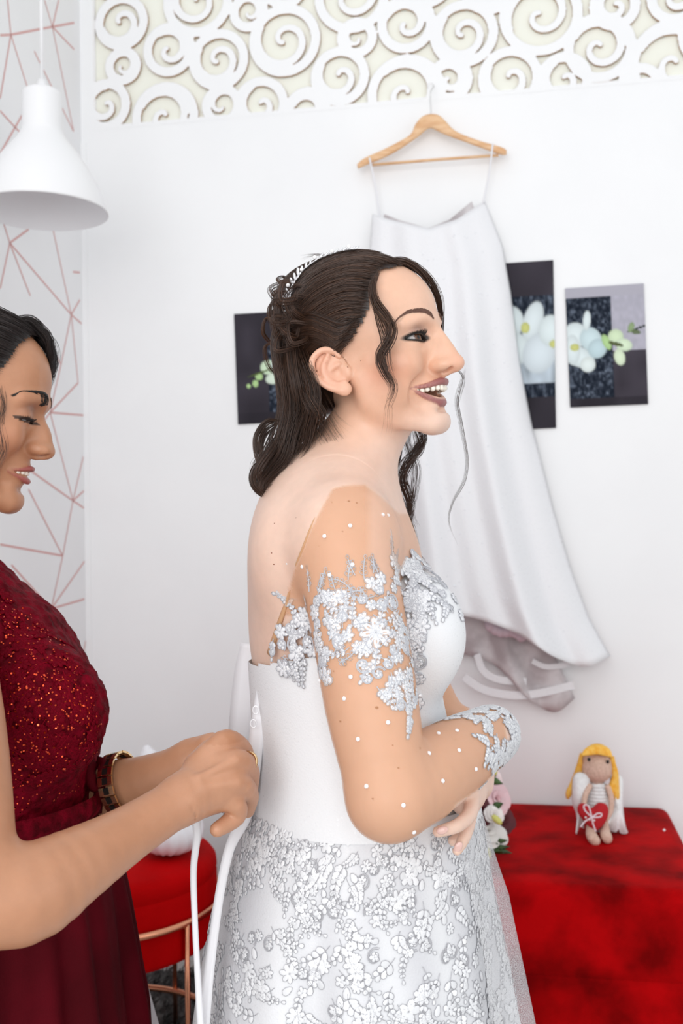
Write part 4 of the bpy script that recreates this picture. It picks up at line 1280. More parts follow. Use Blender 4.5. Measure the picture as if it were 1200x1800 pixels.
# swept back from the hairline, near side and far side, to the gathering at the back of the head
for sg in (-1, 1):
    for i, w in enumerate(np.linspace(0, 1, 34)):
        k = w * (len(hl) - 1); a = np.array([np.interp(k, range(len(hl)), hl[:, j]) for j in range(3)]); a[1] = sg * abs(a[1])
        if a[2] < 12: continue
        e = np.array([-84, sg * 28 * (1 - .3 * w), 62 - 60 * w ** 1.2])
        mid1 = a * .7 + e * .3 + np.array((0, 0, 26 * (1 - w) ** .5)); mid2 = a * .35 + e * .65 + np.array((0, 0, 24 * (1 - w) + 6))
        H.lock([P_(*a), P_(*mid1), P_(*mid2), P_(*e)], 34 if sg < 0 else 12, [3.5, 6, 7, 6], 0.35, 16, S=HS, off=0.0004, tint=0.06 * math.sin(i * 2.1) + .12 * (1 - w), taper=.6)
    # crown from the parting
    for i, f0 in enumerate(np.linspace(70, -30, 14)):
        H.lock([P_(f0, sg * 4, 150), P_(f0 - 40, sg * 26, 135), P_(-70, sg * 34, 95), P_(-92, sg * 24, 48)], 36 if sg < 0 else 16, [5, 7, 7, 6], 0.35, 14, S=HS, off=0.001, tint=0.04 * (i % 3), taper=.6)
for i in range(10):
    y0 = 566 + 5 * i; H.lock([W(632 - 4 * i, y0 - 8, 1.262), W(600 - 3 * i, y0 + 6, 1.258), W(565, y0 - 4, 1.262), W(535, y0 - 14, 1.275), W(508, y0 - 6, 1.30)], 40, [2, 5, 6, 5, 4], .29, 24, S=HS, off=.002, tint=.03 * (i % 3), taper=.5)
# knotted part at the back
for i in range(26):
    x0, y0 = H.rg.uniform(492, 530), H.rg.uniform(505, 600); yy = H.rg.uniform(1.27, 1.40)
    jj = H.rg.normal(0, 5, (5, 2)); H.lock([W(x0 + 16 + jj[0, 0], y0 - 14, yy), W(x0 - 12 + jj[1, 0], y0 - 10 + jj[1, 1], yy), W(x0 - 14 + jj[2, 0], y0 + 12 + jj[2, 1], yy - .01), W(x0 + 6 + jj[3, 0], y0 + 20 + jj[3, 1], yy), W(x0 + 16 + jj[4, 0], y0 + 4 + jj[4, 1], yy + .01)], 14, [2.5, 4, 4, 2], .36, 22, tint=.15, taper=.5)
for px_ in ([(505, 505), (488, 492), (498, 488), (512, 500)], [(490, 570), (468, 560), (462, 585), (478, 605), (492, 610)], [(498, 540), (478, 535), (475, 560), (488, 585)], [(486, 600), (466, 610), (470, 640), (484, 655), (492, 640)], [(500, 520), (484, 512), (480, 530), (492, 545)]):
    H.lock([W(x, y, 1.33 + .01 * i) for i, (x, y) in enumerate(px_)], 18, [1.5, 3.5, 3], .34, 24, tint=.45, taper=.25)
# long hair behind the ear down to the shoulder
LONG = [[(520, 565), (527, 640), (535, 700), (520, 760), (500, 810), (470, 838), (462, 862)], [(500, 580), (502, 650), (510, 720), (500, 775), (480, 815), (455, 838)], [(526, 590), (534, 640), (548, 695), (546, 742), (528, 790), (505, 830)],
        [(526, 632), (540, 695), (558, 728), (556, 750), (540, 788)], [(510, 570), (515, 650), (522, 730), (512, 790), (486, 828), (460, 850), (470, 872)], [(490, 590), (488, 650), (497, 715), (492, 765), (470, 800), (452, 830), (460, 860)],
        [(520, 580), (530, 660), (544, 722), (536, 770), (515, 812)], [(505, 575), (497, 640), (503, 700), (492, 745)]]
for i, g in enumerate(LONG):
    for yy in (1.285, 1.32, 1.37):
        gg = [W(x + H.rg.normal(0, 3), y + H.rg.normal(0, 3), yy + .010 * math.sin(j * 1.3 + i) + (.05 if j == 0 else 0)) for j, (x, y) in enumerate(g)]
        gg.insert(0, W(g[0][0] + 18, g[0][1] - 30, yy + .075))
        H.lock(gg, 62, [5, 8, 9, 10, 9, 7], .35, 24, wave=1.6, freq=2.0, tint=.02 * i, taper=.25)
# curls at the ends
for g, n in (([(500, 745), (472, 742), (452, 770), (458, 812), (484, 830), (505, 820)], 26), ([(520, 770), (488, 800), (452, 822), (446, 848), (466, 868), (486, 852), (476, 836)], 46), ([(492, 740), (464, 760), (455, 790), (470, 822), (452, 850), (448, 870)], 22),
             ([(545, 780), (510, 812), (478, 826), (462, 850), (478, 872), (500, 855)], 40), ([(530, 800), (500, 840), (470, 850), (455, 866)], 30)):
    for yy in (1.30, 1.35): H.lock([W(x, y, yy + .008 * math.cos(j)) for j, (x, y) in enumerate(g)], n, [5, 6, 5, 4], .36, 30, tint=.1, taper=.2)
# loose curl in front of the ear
for n, sp, tn in ((60, [2, 6, 7, 5, 2.5], .12), (26, [3, 8, 9, 7, 5], .3)):
    H.lock([W(668, 470, 1.262), W(656, 500, 1.252), W(660, 530, 1.246), W(676, 556, 1.24), W(687, 580, 1.236), W(682, 604, 1.236), W(670, 628, 1.238), W(676, 655, 1.238), W(688, 680, 1.238), W(684, 705, 1.24)], n, sp, .34, 44, curl=1.2, turns=2, tint=tn, taper=.15)
H.lock([W(672, 628, 1.236), W(684, 660, 1.236), W(690, 690, 1.236), W(680, 725, 1.24), W(672, 770, 1.245)], 12, [3, 6, 7, 9], .2, 30, wave=2, freq=2, tint=.35, taper=.1)
H.lock([W(654, 520, 1.258), W(664, 560, 1.245), W(676, 600, 1.238), W(680, 640, 1.238), W(690, 672, 1.237)], 26, [2, 4, 6, 6], .3, 36, tint=.25, taper=.2)
# lock that frames the far side of the forehead
H.lock([P_(72, 10, 118), P_(92, 22, 100), P_(101, 36, 72), P_(96, 50, 40), P_(84, 58, 6), P_(92, 60, -30)], 46, [2.5, 3, 3.5, 3, 2.5], .34, 30, tint=.06, taper=.2)
H.lock([P_(70, 0, 122), P_(92, 10, 108), P_(104, 24, 86), P_(104, 40, 60), P_(94, 52, 36)], 40, [3, 4, 4, 3], .36, 26, tint=.02, taper=.3)
H.lock([P_(68, -8, 121), P_(86, -2, 114), P_(98, 14, 98), P_(103, 32, 74)], 46, [4, 5, 5, 4], .4, 24, tint=.04, taper=.4)
# long thin wisp beyond the face
H.lock([W(818, 645, 1.36), W(812, 668, 1.36), W(802, 705, 1.36), W(812, 750, 1.37), W(820, 800, 1.37), W(815, 845, 1.37), W(796, 885, 1.37), W(788, 920, 1.37), W(806, 962, 1.37)], 9, [2, 4, 3.5, 2, 1], .22, 50, wave=1, freq=3, tint=.12, taper=.15)
H.lock([P_(86, 50, -20), W(806, 652, 1.37), W(815, 668, 1.365), W(810, 690, 1.36), W(800, 725, 1.36)], 7, [1, 3, 3], .2, 36, tint=.1, taper=.15)
# curls falling over the far shoulder
for g, n in (([(700, 790), (688, 830), (692, 870), (712, 905), (722, 945), (735, 985), (762, 1012)], 80), ([(745, 768), (722, 800), (708, 840), (720, 880), (712, 920), (728, 965), (758, 1005)], 50), ([(735, 765), (735, 790), (712, 820), (705, 860), (722, 900), (735, 930)], 36),
             ([(690, 800), (684, 840), (700, 890), (706, 930), (720, 970)], 60), ([(715, 780), (730, 830), (726, 870), (706, 900), (716, 950)], 20)):
    g = [(722, 735) if g[0][0] > 705 else (692, 762)] + list(g)
    H.lock([W(x, y, np.interp(j, [0, 4, 7], [1.42, 1.395, 1.345]) + .008 * math.sin(j)) for j, (x, y) in enumerate(g)], n, [5, 8, 8, 7, 3], .32, 34, wave=2, freq=2.5, tint=.14, taper=.2)
# fine flyaways at the nape, below the ear and over the crown
for i in range(22):
    x0, y0 = H.rg.uniform(540, 580), H.rg.uniform(690, 745); H.lock([W(x0 - 10, y0 - 25, 1.30), W(x0 + 10, y0 + 12, 1.282), W(x0 + 25, y0 + 38, 1.28), W(x0 + H.rg.uniform(30, 62), y0 + H.rg.uniform(50, 85), 1.285)], 3, [2, 3, 4], .13, 20, tint=.1, taper=.05)
for i in range(30):
    a = H.rg.uniform(0, 1); x0 = 545 + 200 * a; y0 = 452 + 40 * a ** 2; H.lock([W(x0, y0, 1.34), W(x0 - 25, y0 - H.rg.uniform(2, 9), 1.34), W(x0 - 55, y0 + H.rg.uniform(-4, 12), 1.33)], 2, [1, 2], .12, 14, tint=.2, taper=.1)
H.obj('hair_strands', m_hair, cap)
# the other side hangs the same way
# hair vine
m_silver = mat('silver_leaf', (0.86, 0.86, 0.88), 0.22, 0.75); m_pearl = mat('pearl', (0.88, 0.87, 0.86), 0.2)
vp = spline([(506, 552), (512, 528), (520, 503), (536, 482), (558, 466), (584, 455), (606, 449), (625, 447)], 44)
Q = hit(HS, vp[:, 0], vp[:, 1]); NV = HS.grad(Q); Q = Q + NV * .0065
mb = MB(); mb.tube(Q, 0.0007, 5)
vine = mb.obj('hair_vine', m_silver, bride); T = np.gradient(Q, axis=0); T /= np.linalg.norm(T, axis=1)[:, None]; B = np.cross(T, NV)
lm = pm = None
for i in range(1, 43):
    for sg in (1, -1):
        if (i + (sg > 0)) % 2: continue
        d = T[i] * .75 + B[i] * sg * .65 + NV[i] * .25; d /= np.linalg.norm(d); pearl = (i % 7 == 3)
        if pearl:
            if pm is None: mb = MB(); mb.ball((0, 0, 0), .0026, None, 10, 8); o = mb.obj('pearl', m_pearl, vine); pm = o.data
            else: o = bpy.data.objects.new('pearl', pm); COL.objects.link(o); o.parent = vine
            o.location = Q[i] + d * .005 + NV[i] * .002
        else:
            if lm is None: mb = MB(); mb.ball((0, 0, 0.0052), (.0021, .0009, .0056), None, 8, 7); o = mb.obj('leaf', m_silver, vine); lm = o.data
            else: o = bpy.data.objects.new('leaf', lm); COL.objects.link(o); o.parent = vine
            x = np.cross(NV[i], d); x /= np.linalg.norm(x); y = np.cross(d, x)
            o.matrix_local = Matrix.Translation(Q[i]) @ Matrix(np.stack([x, y, d], 1).tolist()).to_4x4() @ Matrix.Scale(float(RNG.uniform(.75, 1.15)), 4)
# ------------------------------------------------------------------ the older woman who laces the dress
MH = Frame(W(-70, 735, 1.29), facing(math.radians(-8), math.radians(-6)))
mom = Sculpt(MH)
face_ops(mom, jaw=4, nose=-7, root=11)
# closed, faintly smiling lips
MUP = [(70, 30, -60), (84, 20, -58), (92, 8, -55.5), (93.5, 0, -56), (92, -8, -55.5), (84, -20, -58), (70, -30, -60)]
MLO = [(70, 30, -62), (80, 20, -67), (88, 8, -71), (89.5, 0, -72), (88, -8, -71), (80, -20, -67), (70, -30, -62)]
mom.chain([(68, 31, -61), (84, 18, -62.5), (92, 0, -63.5), (84, -18, -62.5), (68, -31, -61)], [1.2, 3.0, 3.8, 3.0, 1.2], 1.5, n=17, sub=True)
mom.chain(MUP, [1.4, 2.6, 3.6, 3.4, 3.6, 2.6, 1.4], 2.5, n=25); mom.chain(MLO, [1.4, 2.6, 3.6, 3.8, 3.6, 2.6, 1.4], 2.5, n=25)
mom.chain([(97, 23, -30), (84, 33, -42), (74, 37, -58), (70, 36, -68)], [1.2, 1.8, 1.8, .8], 5, sub=True, mirror=True, n=11)
mom.ell((85, 0, -84), (6, 16, 3.2), 6, sub=True)
# lowered lids: only a slit open
mom.ell((77, 31.5, 9), (16.2, 17.5, 15.4), 2, mirror=True)
eye_cut(mom, 0.9, 6.5)
ear_ops(mom)
mom.chain([(-24, 0, 10), (-24, 0, -60), (-70, 0, -140), (-90, 0, -215)], [52, 52, 50, 58], 14, n=8)
metres(mom)
MY = 1.30
# trunk, shoulders
mom.ell(W(-105, 1200, MY), (0.11, 0.15, 0.17), 0.05)
mom.ell(W(-52, 1480, MY), (0.100, 0.125, 0.20), 0.06)
for k in (-1, 1):
    mom.chain([W(-150, 980, MY + .03 * k), W(-145, 1030, MY + .10 * k), W(-128, 1075, MY + .165 * k)], [.05, .045, .05], .03, n=5)
# near arm: upper arm hangs at the edge of the picture, elbow bent, forearm reaches right
mom.chain([W(-112, 1085, 1.13), W(-80, 1300, 1.02), W(-58, 1545, 0.955)], [.054, .050, .046], .02, n=8)
mom.chain([W(-58, 1572, 0.955), W(40, 1572, 0.97), W(130, 1524, 1.01), W(225, 1466, 1.07), W(322, 1404, 1.125)], [.045, .0465, .0375, .0290, .0252], .014, n=14)
# near hand: back of the hand towards the camera, fingers curled round the laces
mom.chain([W(322, 1404, 1.125), W(352, 1388, 1.145), W(384, 1372, 1.16)], [.0265, .031, .033], .012, n=5)
mom.ell(W(380, 1362, 1.165), (.036, .017, .040), .014, R=rotz(.45) @ roty(0.55))
MF = [([(366, 1330, 1.160), (396, 1303, 1.172), (424, 1316, 1.195), (436, 1342, 1.225)], [.0145, .0135, .0118, .0095]),
      ([(388, 1346, 1.150), (420, 1338, 1.158), (438, 1356, 1.185), (440, 1384, 1.215)], [.0150, .0135, .0118, .0095]),
      ([(388, 1372, 1.146), (422, 1378, 1.152), (438, 1398, 1.180), (434, 1424, 1.205)], [.0150, .0130, .0112, .0092]),
      ([(380, 1398, 1.148), (412, 1412, 1.150), (417, 1432, 1.158), (400, 1447, 1.150), (382, 1458, 1.138)], [.0140, .0120, .0108, .0100, .0085])]
for P, r_ in MF: mom.chain([W(*p) for p in P], r_, .0045, n=12)
mom.chain([W(345, 1345, 1.165), W(372, 1318, 1.195), W(400, 1312, 1.235), W(428, 1322, 1.262)], [.014, .0135, .012, .010], .008, n=8)
for a_, b_ in (((350, 1366, 1.117), (414, 1336, 1.142)), ((352, 1384, 1.115), (416, 1376, 1.137))): mom.chain([W(*a_), W(*b_)], [.0012, .0022], .012)
for x_ in (330, 338): mom.chain([W(x_ - 8, 1372, 1.105), W(x_ + 4, 1395, 1.095), W(x_ + 8, 1420, 1.098), W(x_ + 2, 1440, 1.112)], [.0008] * 4, .003, sub=True, n=8)
# far arm with the watch
mom.chain([W(-100, 1085, 1.47), W(-40, 1300, 1.49), W(40, 1420, 1.42)], [.052, .048, .042], .02, n=7)
mom.chain([W(40, 1420, 1.42), W(130, 1395, 1.36), W(215, 1378, 1.315), W(275, 1362, 1.29), W(330, 1345, 1.28)], [.042, .040, .031, .027, .026], .012, n=10)
mom.ell(W(360, 1345, 1.275), (.045, .016, .036), .015, R=rotz(-.1))
for q, (y_, e_) in enumerate(((1318, 0), (1340, 3), (1362, 3), (1384, 0))):
    mom.chain([W(380, y_, 1.272), W(408 + e_, y_ + 4, 1.285), W(424 + e_, y_ + 12, 1.305)], [.0115, .0105, .009], .005, n=6)
mom.chain([W(345, 1325, 1.27), W(368, 1306, 1.265), W(392, 1308, 1.27)], [.013, .0125, .011], .008, n=6)
# legs (hidden)
for k in (-1, 1):
    mom.chain([W(-52, 1640, MY + .07 * k), (-0.46, MY + .08 * k, .5), (-0.47, MY + .08 * k, .09)], [.075, .06, .04], .04, n=5)
    mom.chain([(-0.48, MY + .08 * k, .045), (-0.40, MY + .08 * k, .04), (-0.33, MY + .08 * k, .024)], [.035, .03, .022], .03, n=4)


def mom_tint(V):
    q = MH.inv(V); f, l, u = q[:, 0], np.abs(q[:, 1]), q[:, 2]
    C = np.tile((0.50, 0.242, 0.135), (len(V), 1))
    g = lambda c, r: np.exp(-(((f - c[0]) / r[0]) ** 2 + ((l - c[1]) / r[1]) ** 2 + ((u - c[2]) / r[2]) ** 2))
    def mixc(col, w): C[:] = C * (1 - w[:, None]) + np.array(col) * w[:, None]
    mixc((0.50, 0.19, 0.105), 0.6 * g((62, 46, -24), (24, 24, 20)))
    mixc((0.24, 0.12, 0.085), 0.75 * g((88, 33, 17), (14, 17, 9)))
    e = ((l - 33) / 19.5) ** 2 + ((u - 2.2 - 0.06 * (l - 31.5)) / 3.4) ** 2
    mixc((0.02, 0.012, 0.01), np.where((e < 1.25) & (f > 62) & (f < 99), 0.9, 0))
    sel = np.where((f > 55) & (u > -82) & (u < -45))[0]
    def near(P, r):
        Q = spline(np.hstack([np.array(P), np.array(r)[:, None]]), 50); d = np.full(len(V), 9e9)
        d[sel] = (np.linalg.norm(q[sel][:, None] - Q[None, :, :3], axis=2) - Q[None, :, 3]).min(1); return d
    w = np.minimum(near(MUP, [1.6, 2.8, 3.9, 3.7, 3.9, 2.8, 1.6]), near(MLO, [1.6, 2.8, 3.9, 4.1, 3.9, 2.8, 1.6]))
    mixc((0.36, 0.085, 0.085), np.clip(0.5 - w / 0.8, 0, 1) * .9)
    hand_ = np.clip((V[:, 0] - W(290, 1400, 1.13)[0]) / .05, 0, 1) * (V[:, 2] < 1.06)
    mixc((0.60, 0.32, 0.20), 0.5 * hand_)
    return C


MLO_, MHI_ = MH((0, 0, 0)) - np.array((0.17, 0.16, 0.22)), MH((0, 0, 0)) + np.array((0.19, 0.16, 0.18))
zq = W(600, 1690, .95)[2]; hx = W(300, 1400, 1.15)[0]
VC, FC = mom.mesh_axes([axis_steps(-.78, -.07, MH.o[0] + .045, MH.o[0] + .135, .0021, .0044, [(hx, -.09)]), axis_steps(.88, 1.62, 1.10, 1.29, .0022, .0044),
                        axis_steps(zq, MHI_[2], MH.o[2] - .11, MH.o[2] + .06, .0021, .0044, [(W(0, 1475, 1.15)[2], W(0, 1285, 1.15)[2])])])
VE, FE = mom.mesh((-.75, 1.0, -.02), (-.1, 1.6, zq + .05), 0.012, keep=lambda V: V[:, 2] < zq + .02)
VM, FM = merge((VC, FC), (VE, FE))
mother = mesh_obj('person', VM, FM, m_skin, None, True, mom_tint(VM))
tag(mother, 'dark-haired woman in a burgundy dress lacing the back of the white dress', 'person')
for sg in (1, -1):
    eye_obj(MH, 31 * sg, mother, m_vcol, (1, 0, -.55))
    V, F = lash_mesh(MH, sg, 44, 8.5, True, 1.2, 6.5); mesh_obj('eyelashes', V - np.array((0, 0, .001)), F, m_lash, mother)
teeth_mesh(MH, 87, -57, half=28, depth=24, h=8).obj('teeth', m_teeth, mother)

for sg in (1, -1):
    PP, RR = [], []; bl = spline([(100, 13, 32), (98, 19, 33.5), (94, 28, 35), (88, 38, 35), (78, 48, 32), (70, 54, 28)], 60)
    for i in range(420):
        t = RNG.uniform(0, 1) ** 1.1; p = bl[int(t * 59)]; wd_ = np.interp(t, [0, .15, .5, 1], [3.4, 3.8, 3.0, .7]); v = RNG.uniform(-1, 1); p = p + np.array([0, 0, v * wd_])
        dr = np.array([-.3, .9, .15 - v * .4]); PP.append(MH(np.array([p + dr * s_ * 5 for s_ in np.linspace(0, 1, 4)]) * (1, sg, 1))); RR.append(np.linspace(.34, .1, 4) * .001)
    PP = np.array(PP); sh = PP.shape; PP = mom.project(PP.reshape(-1, 3), .0005, 3).reshape(sh); V, F = many_tubes(PP, np.array(RR), 3); mesh_obj('eyebrow', V, F, m_lash, mother)
# hair -------------------------------------------------------------------
m_hair2 = hair_mat('near_black_hair', 0.32)
HM = Sculpt(MH); HM.ell((-6, 0, 55), (101, 80, 97), 1); HM.ell((40, 0, 64), (66, 66, 66), 15); HM.ell((-78, 0, 20), (48, 55, 55), 25)
def mom_region(V):
    q = MH.inv(V); f, l, u = q[:, 0], np.abs(q[:, 1]), q[:, 2]
    lim = np.interp(u, [-20, 10, 40, 70, 95, 110, 118], [10, 26, 48, 66, 76, 84, 130])
    return (f < lim) & ~((np.hypot((f + 12) / 26, (u - 2) / 34) < 1) & (l > 55)) & (u > np.interp(f, [-120, -40, 0, 20], [-70, -50, 0, 10]))
V, F = HM.mesh(MLO_, MHI_, .004); V, F = prune(V, F, mom_region(V))
cap2 = mesh_obj('hair', V, F, m_hair2, mother, True, np.tile((.012, .008, .007), (len(V), 1)))
H = Hair(8, (.010, .006, .006), (.045, .028, .024)); PM = lambda f, l, u: MH((f, l, u))
for sg in (-1, 1):
    for i, w in enumerate(np.linspace(0, 1, 22)):
        u = 112 - 104 * w; f = np.interp(u, [-20, 10, 40, 70, 95, 112], [10, 26, 48, 66, 77, 86]); l = sg * np.interp(w, [0, .25, .6, 1], [10, 50, 66, 72])
        e = np.array([-100, sg * 22, 50 - 50 * w])
        a = np.array((f, l, u)); H.lock([PM(*a), PM(*(a * .7 + e * .3 + (0, sg * 8, 26 * (1 - w)))), PM(*(a * .35 + e * .65 + (0, sg * 6, 22 * (1 - w)))), PM(*e)], 30 if sg < 0 else 12, [4, 7, 8, 6], .38, 15, S=HM, off=.001, taper=.6)
# raised fringe over the forehead, seen against the wall
for i in range(9):
    H.lock([PM(44 + 3 * i, -14 + 6 * i, 124 - i), PM(74 + i, -12 + 6 * i, 132 - 2.5 * i), PM(95 + .5 * i, -8 + 6 * i, 118 - 3 * i), PM(103 - .5 * i, -2 + 6 * i, 96 - 3 * i), PM(103 - i, 4 + 6 * i, 78 - 3 * i)], 44, [4, 6, 6, 5, 3], .30, 24, taper=.2, wave=.8)
for i in range(4):
    a = H.rg.uniform(0, .5); H.lock([PM(80, 10 * a, 126), PM(102 + 6 * a, 12, 116 - 10 * a), PM(110 + 4 * a, 14, 96 - 12 * a), PM(105, 16, 74)], 2, [2, 4], .14, 18, taper=.1)
for i in range(14):
    a = H.rg.uniform(0, 1); H.lock([PM(40 + 20 * a, -64 + 6 * a, 30 + 30 * a), PM(54 + 12 * a, -64, -10 + 20 * a), PM(50 + 20 * a, -60, -50), PM(44 + 12 * a, -58, -90)], 3, [2, 5, 8], .13, 26, wave=2.5, freq=3, tint=.3, taper=.1)
H.lock([PM(-95, 0, 30), PM(-125, -5, 15), PM(-130, 0, -15), PM(-105, 5, -30), PM(-90, 0, -5)], 160, [12, 20, 20, 14], .32, 24, taper=.5)
H.obj('hair_strands', m_hair2, cap2)

# dress: sequinned lace bodice ---------------------------------------------
m_wine = mat('burgundy_lace', (0.10, 0.004, 0.012), 0.65)
bsdf(m_wine).inputs['Specular IOR Level'].default_value = 0.06
noise_mix(m_wine, (0.070, 0.0005, 0.004), (0.19, 0.001, 0.012), 60, .35, .65, 4, bump=0.9, bscale=150, bdist=0.004)
m_chif = noise_mix(mat('burgundy_chiffon', (0.04, 0.001, 0.004), 0.75), (0.052, 0.0004, 0.003), (0.080, 0.0008, 0.005), 8, bump=.1, bscale=400); bsdf(m_chif).inputs['Specular IOR Level'].default_value = 0.08
DM = Sculpt()
DM.ell(W(-95, 1235, MY), (0.135, 0.165, 0.175), .02)
for k in (-1, 1): DM.ell(W(72, 1255, MY + .075 * k - .01), (0.078, 0.072, 0.080), .07)
DM.ell(W(40, 1180, MY), (0.060, 0.10, 0.085), .05)
DM.ell(W(-40, 1110, MY), (0.045, 0.10, 0.07), .05)
DM.ell(W(-105, 1030, MY), (0.06, 0.075, 0.06), .05)
DM.ell(W(-40, 1385, MY), (0.140, 0.155, 0.13), .05)
zt, zb = W(0, 975, MY)[2], W(0, 1462, MY)[2]
armM = Sculpt(); armM.ops = [o for o in mom.ops if o[0] == 'c' and o[3].max() > .04 and np.abs(o[1][:, 1] - MY).max() > .1 and o[1][:, 2].max() < 1.25]
V, F = DM.mesh((-.70, 1.05, zb - .02), (-.25, 1.55, zt + .02), .0046); V, F = prune(V, F, (V[:, 2] > zb) & (V[:, 2] < zt + (V[:, 0] + .42) * -0.0))
N = vnormals(V, F)
rgb = np.random.default_rng(2); kx = rgb.normal(0, 1, (40, 3)); kx = kx / np.linalg.norm(kx, axis=1)[:, None] * rgb.uniform(180, 520, (40, 1)); phs = rgb.uniform(0, 6.28, 40)
nz_ = np.cos(V @ kx.T + phs).sum(1) / 6; V = V + N * (np.clip(nz_, -.6, 1) * .0016)[:, None]
bod2 = mesh_obj('dress_bodice', V, F, m_wine, mother)
# lace leaves and sequins on it
L = Lace(31); rg = L.rg
PXb = np.vstack([scatter([(0, 1040), (60, 1090), (120, 1140), (160, 1210), (176, 1290), (165, 1340), (0, 1400)], 120, 12, rg)])
PB = hit(DM, PXb[:, 0], PXb[:, 1])
for i in range(len(PB)):
    if rg.uniform() < .5: L.spray(i, rg.uniform(12, 22), rg.uniform(-2.6, -.5), curl=rg.uniform(-.8, .8), n=4, leaf=rg.uniform(6, 9))
    else: L.flower(i, rg.uniform(7, 11), int(rg.integers(5, 8)))
V, F, C = L.build(surf_place(DM, PB), .5, 1.9, (.15, .001, .011), (.21, .002, .015), .0)
C *= np.random.default_rng(1).uniform(.7, 1.25, (len(C), 1)); C[:, 1:] *= .8
m_lace2 = mat('burgundy_cord_lace', (.1, 0, 0), .6); bsdf(m_lace2).inputs['Specular IOR Level'].default_value = .06
link(m_lace2, node(m_lace2, 'ShaderNodeVertexColor', layer_name='tint').outputs[0], bsdf(m_lace2).inputs['Base Color'])
o = tri_safe('bodice_lace', V, F, m_lace2, mother, C); o['kind'] = 'stuff'
m_seq = mat('red_sequin', (0.75, 0.10, 0.04), 0.12, 1.0)
ns = 900; xs, ys = rg.uniform(0, 178, ns), rg.uniform(1035, 1440, ns); ok = in_poly(xs, ys, [(0, 1035), (60, 1090), (115, 1138), (152, 1195), (176, 1270), (172, 1320), (150, 1390), (0, 1440)])
PB = hit(DM, xs[ok], ys[ok]); NB_ = DM.grad(PB); mb = MB()
for p, n_ in zip(PB, NB_):
    n_ = n_ + rg.normal(0, .35, 3); n_ /= np.linalg.norm(n_); a = np.cross(n_, (0.3, .2, .9)); a /= np.linalg.norm(a); b = np.cross(n_, a); c = p + n_ * .0036; r_ = rg.uniform(.0007, .0013)
    mb.add([c + r_ * (a * math.cos(t) + b * math.sin(t)) for t in np.arange(6) * 1.047], [(0, 1, 2, 3, 4, 5)])
o = mb.obj('bodice_sequins', m_seq, mother, False); o['kind'] = 'stuff'
# waistband, bow end, long pleated skirt
bandx = np.array([[(DM_x), y] for DM_x, y in ((0, 1400), (0, 1430))])
th = np.linspace(0, 2 * math.pi, 60)
def band_ring(y, g):
    z = W(0, y, MY)[2]; return np.stack([W(-42, y, MY)[0] + (0.154 + g) * np.cos(th), MY + (.166 + g) * np.sin(th), z + 0 * th], 1)
V, F = sheet(np.array([band_ring(y, g) for y, g in ((1392, .003), (1400, .007), (1418, .007), (1428, .003))])); mesh_obj('waistband', V, F, m_wine, mother)
V, F = ribbon3([W(168, 1338, 1.30), W(180, 1345, 1.29), W(182, 1365, 1.285), W(174, 1392, 1.285), W(168, 1430, 1.29)], [.014, .016, .012, .012, .016], (.5, -1, 0), .0008, 24, 4, .003); mesh_obj('ribbon_bow', V, F, m_chif, mother)
V, F = ribbon3([W(168, 1338, 1.30), W(158, 1360, 1.28), W(166, 1385, 1.28), W(182, 1372, 1.285)], [.012, .016, .012, .010], (.4, -1, 0), .0008, 20, 4, .003); mesh_obj('ribbon_bow', V, F, m_chif, mother)
MSY = [1425, 1480, 1560, 1640, 1720, 1800, 2240, 2750]; MSR = [160, 188, 212, 226, 238, 250, 270, 278]
MZ = np.array([W(0, y, MY)[2] for y in MSY]); MXR = np.array([W(x, y, MY)[0] for x, y in zip(MSR, MSY)])
def skirt2(u, z):
    xr = smooth_interp(-z, -MZ, MXR); cx = W(-42, 1500, MY)[0]; rx = xr - cx; t = np.clip((MZ[0] - z) / MZ[0], 0, 1)
    f = (.012 + .045 * np.clip(t * 3.5, 0, 1)) * (np.sin(22 * u + 1) * .6 + np.sin(31 * u) * .4 + .4 * np.sin(9 * u)) - .03 * np.clip(t * 2.5, 0, 1)
    return np.stack([cx + rx * (1 + f) * np.cos(u), MY + (rx * 1.03) * (1 + f) * np.sin(u), z + 0 * u], -1)
uu = np.linspace(0, 2 * math.pi, 260, endpoint=False); zz = np.linspace(MZ[0], .006, 60)
G = skirt2(uu[None].repeat(60, 0), zz[:, None].repeat(260, 1))
F = np.array([(i * 260 + j, i * 260 + (j + 1) % 260, (i + 1) * 260 + (j + 1) % 260, (i + 1) * 260 + j) for i in range(59) for j in range(260)])
mesh_obj('dress_skirt', G.reshape(-1, 3), F, m_chif, mother)

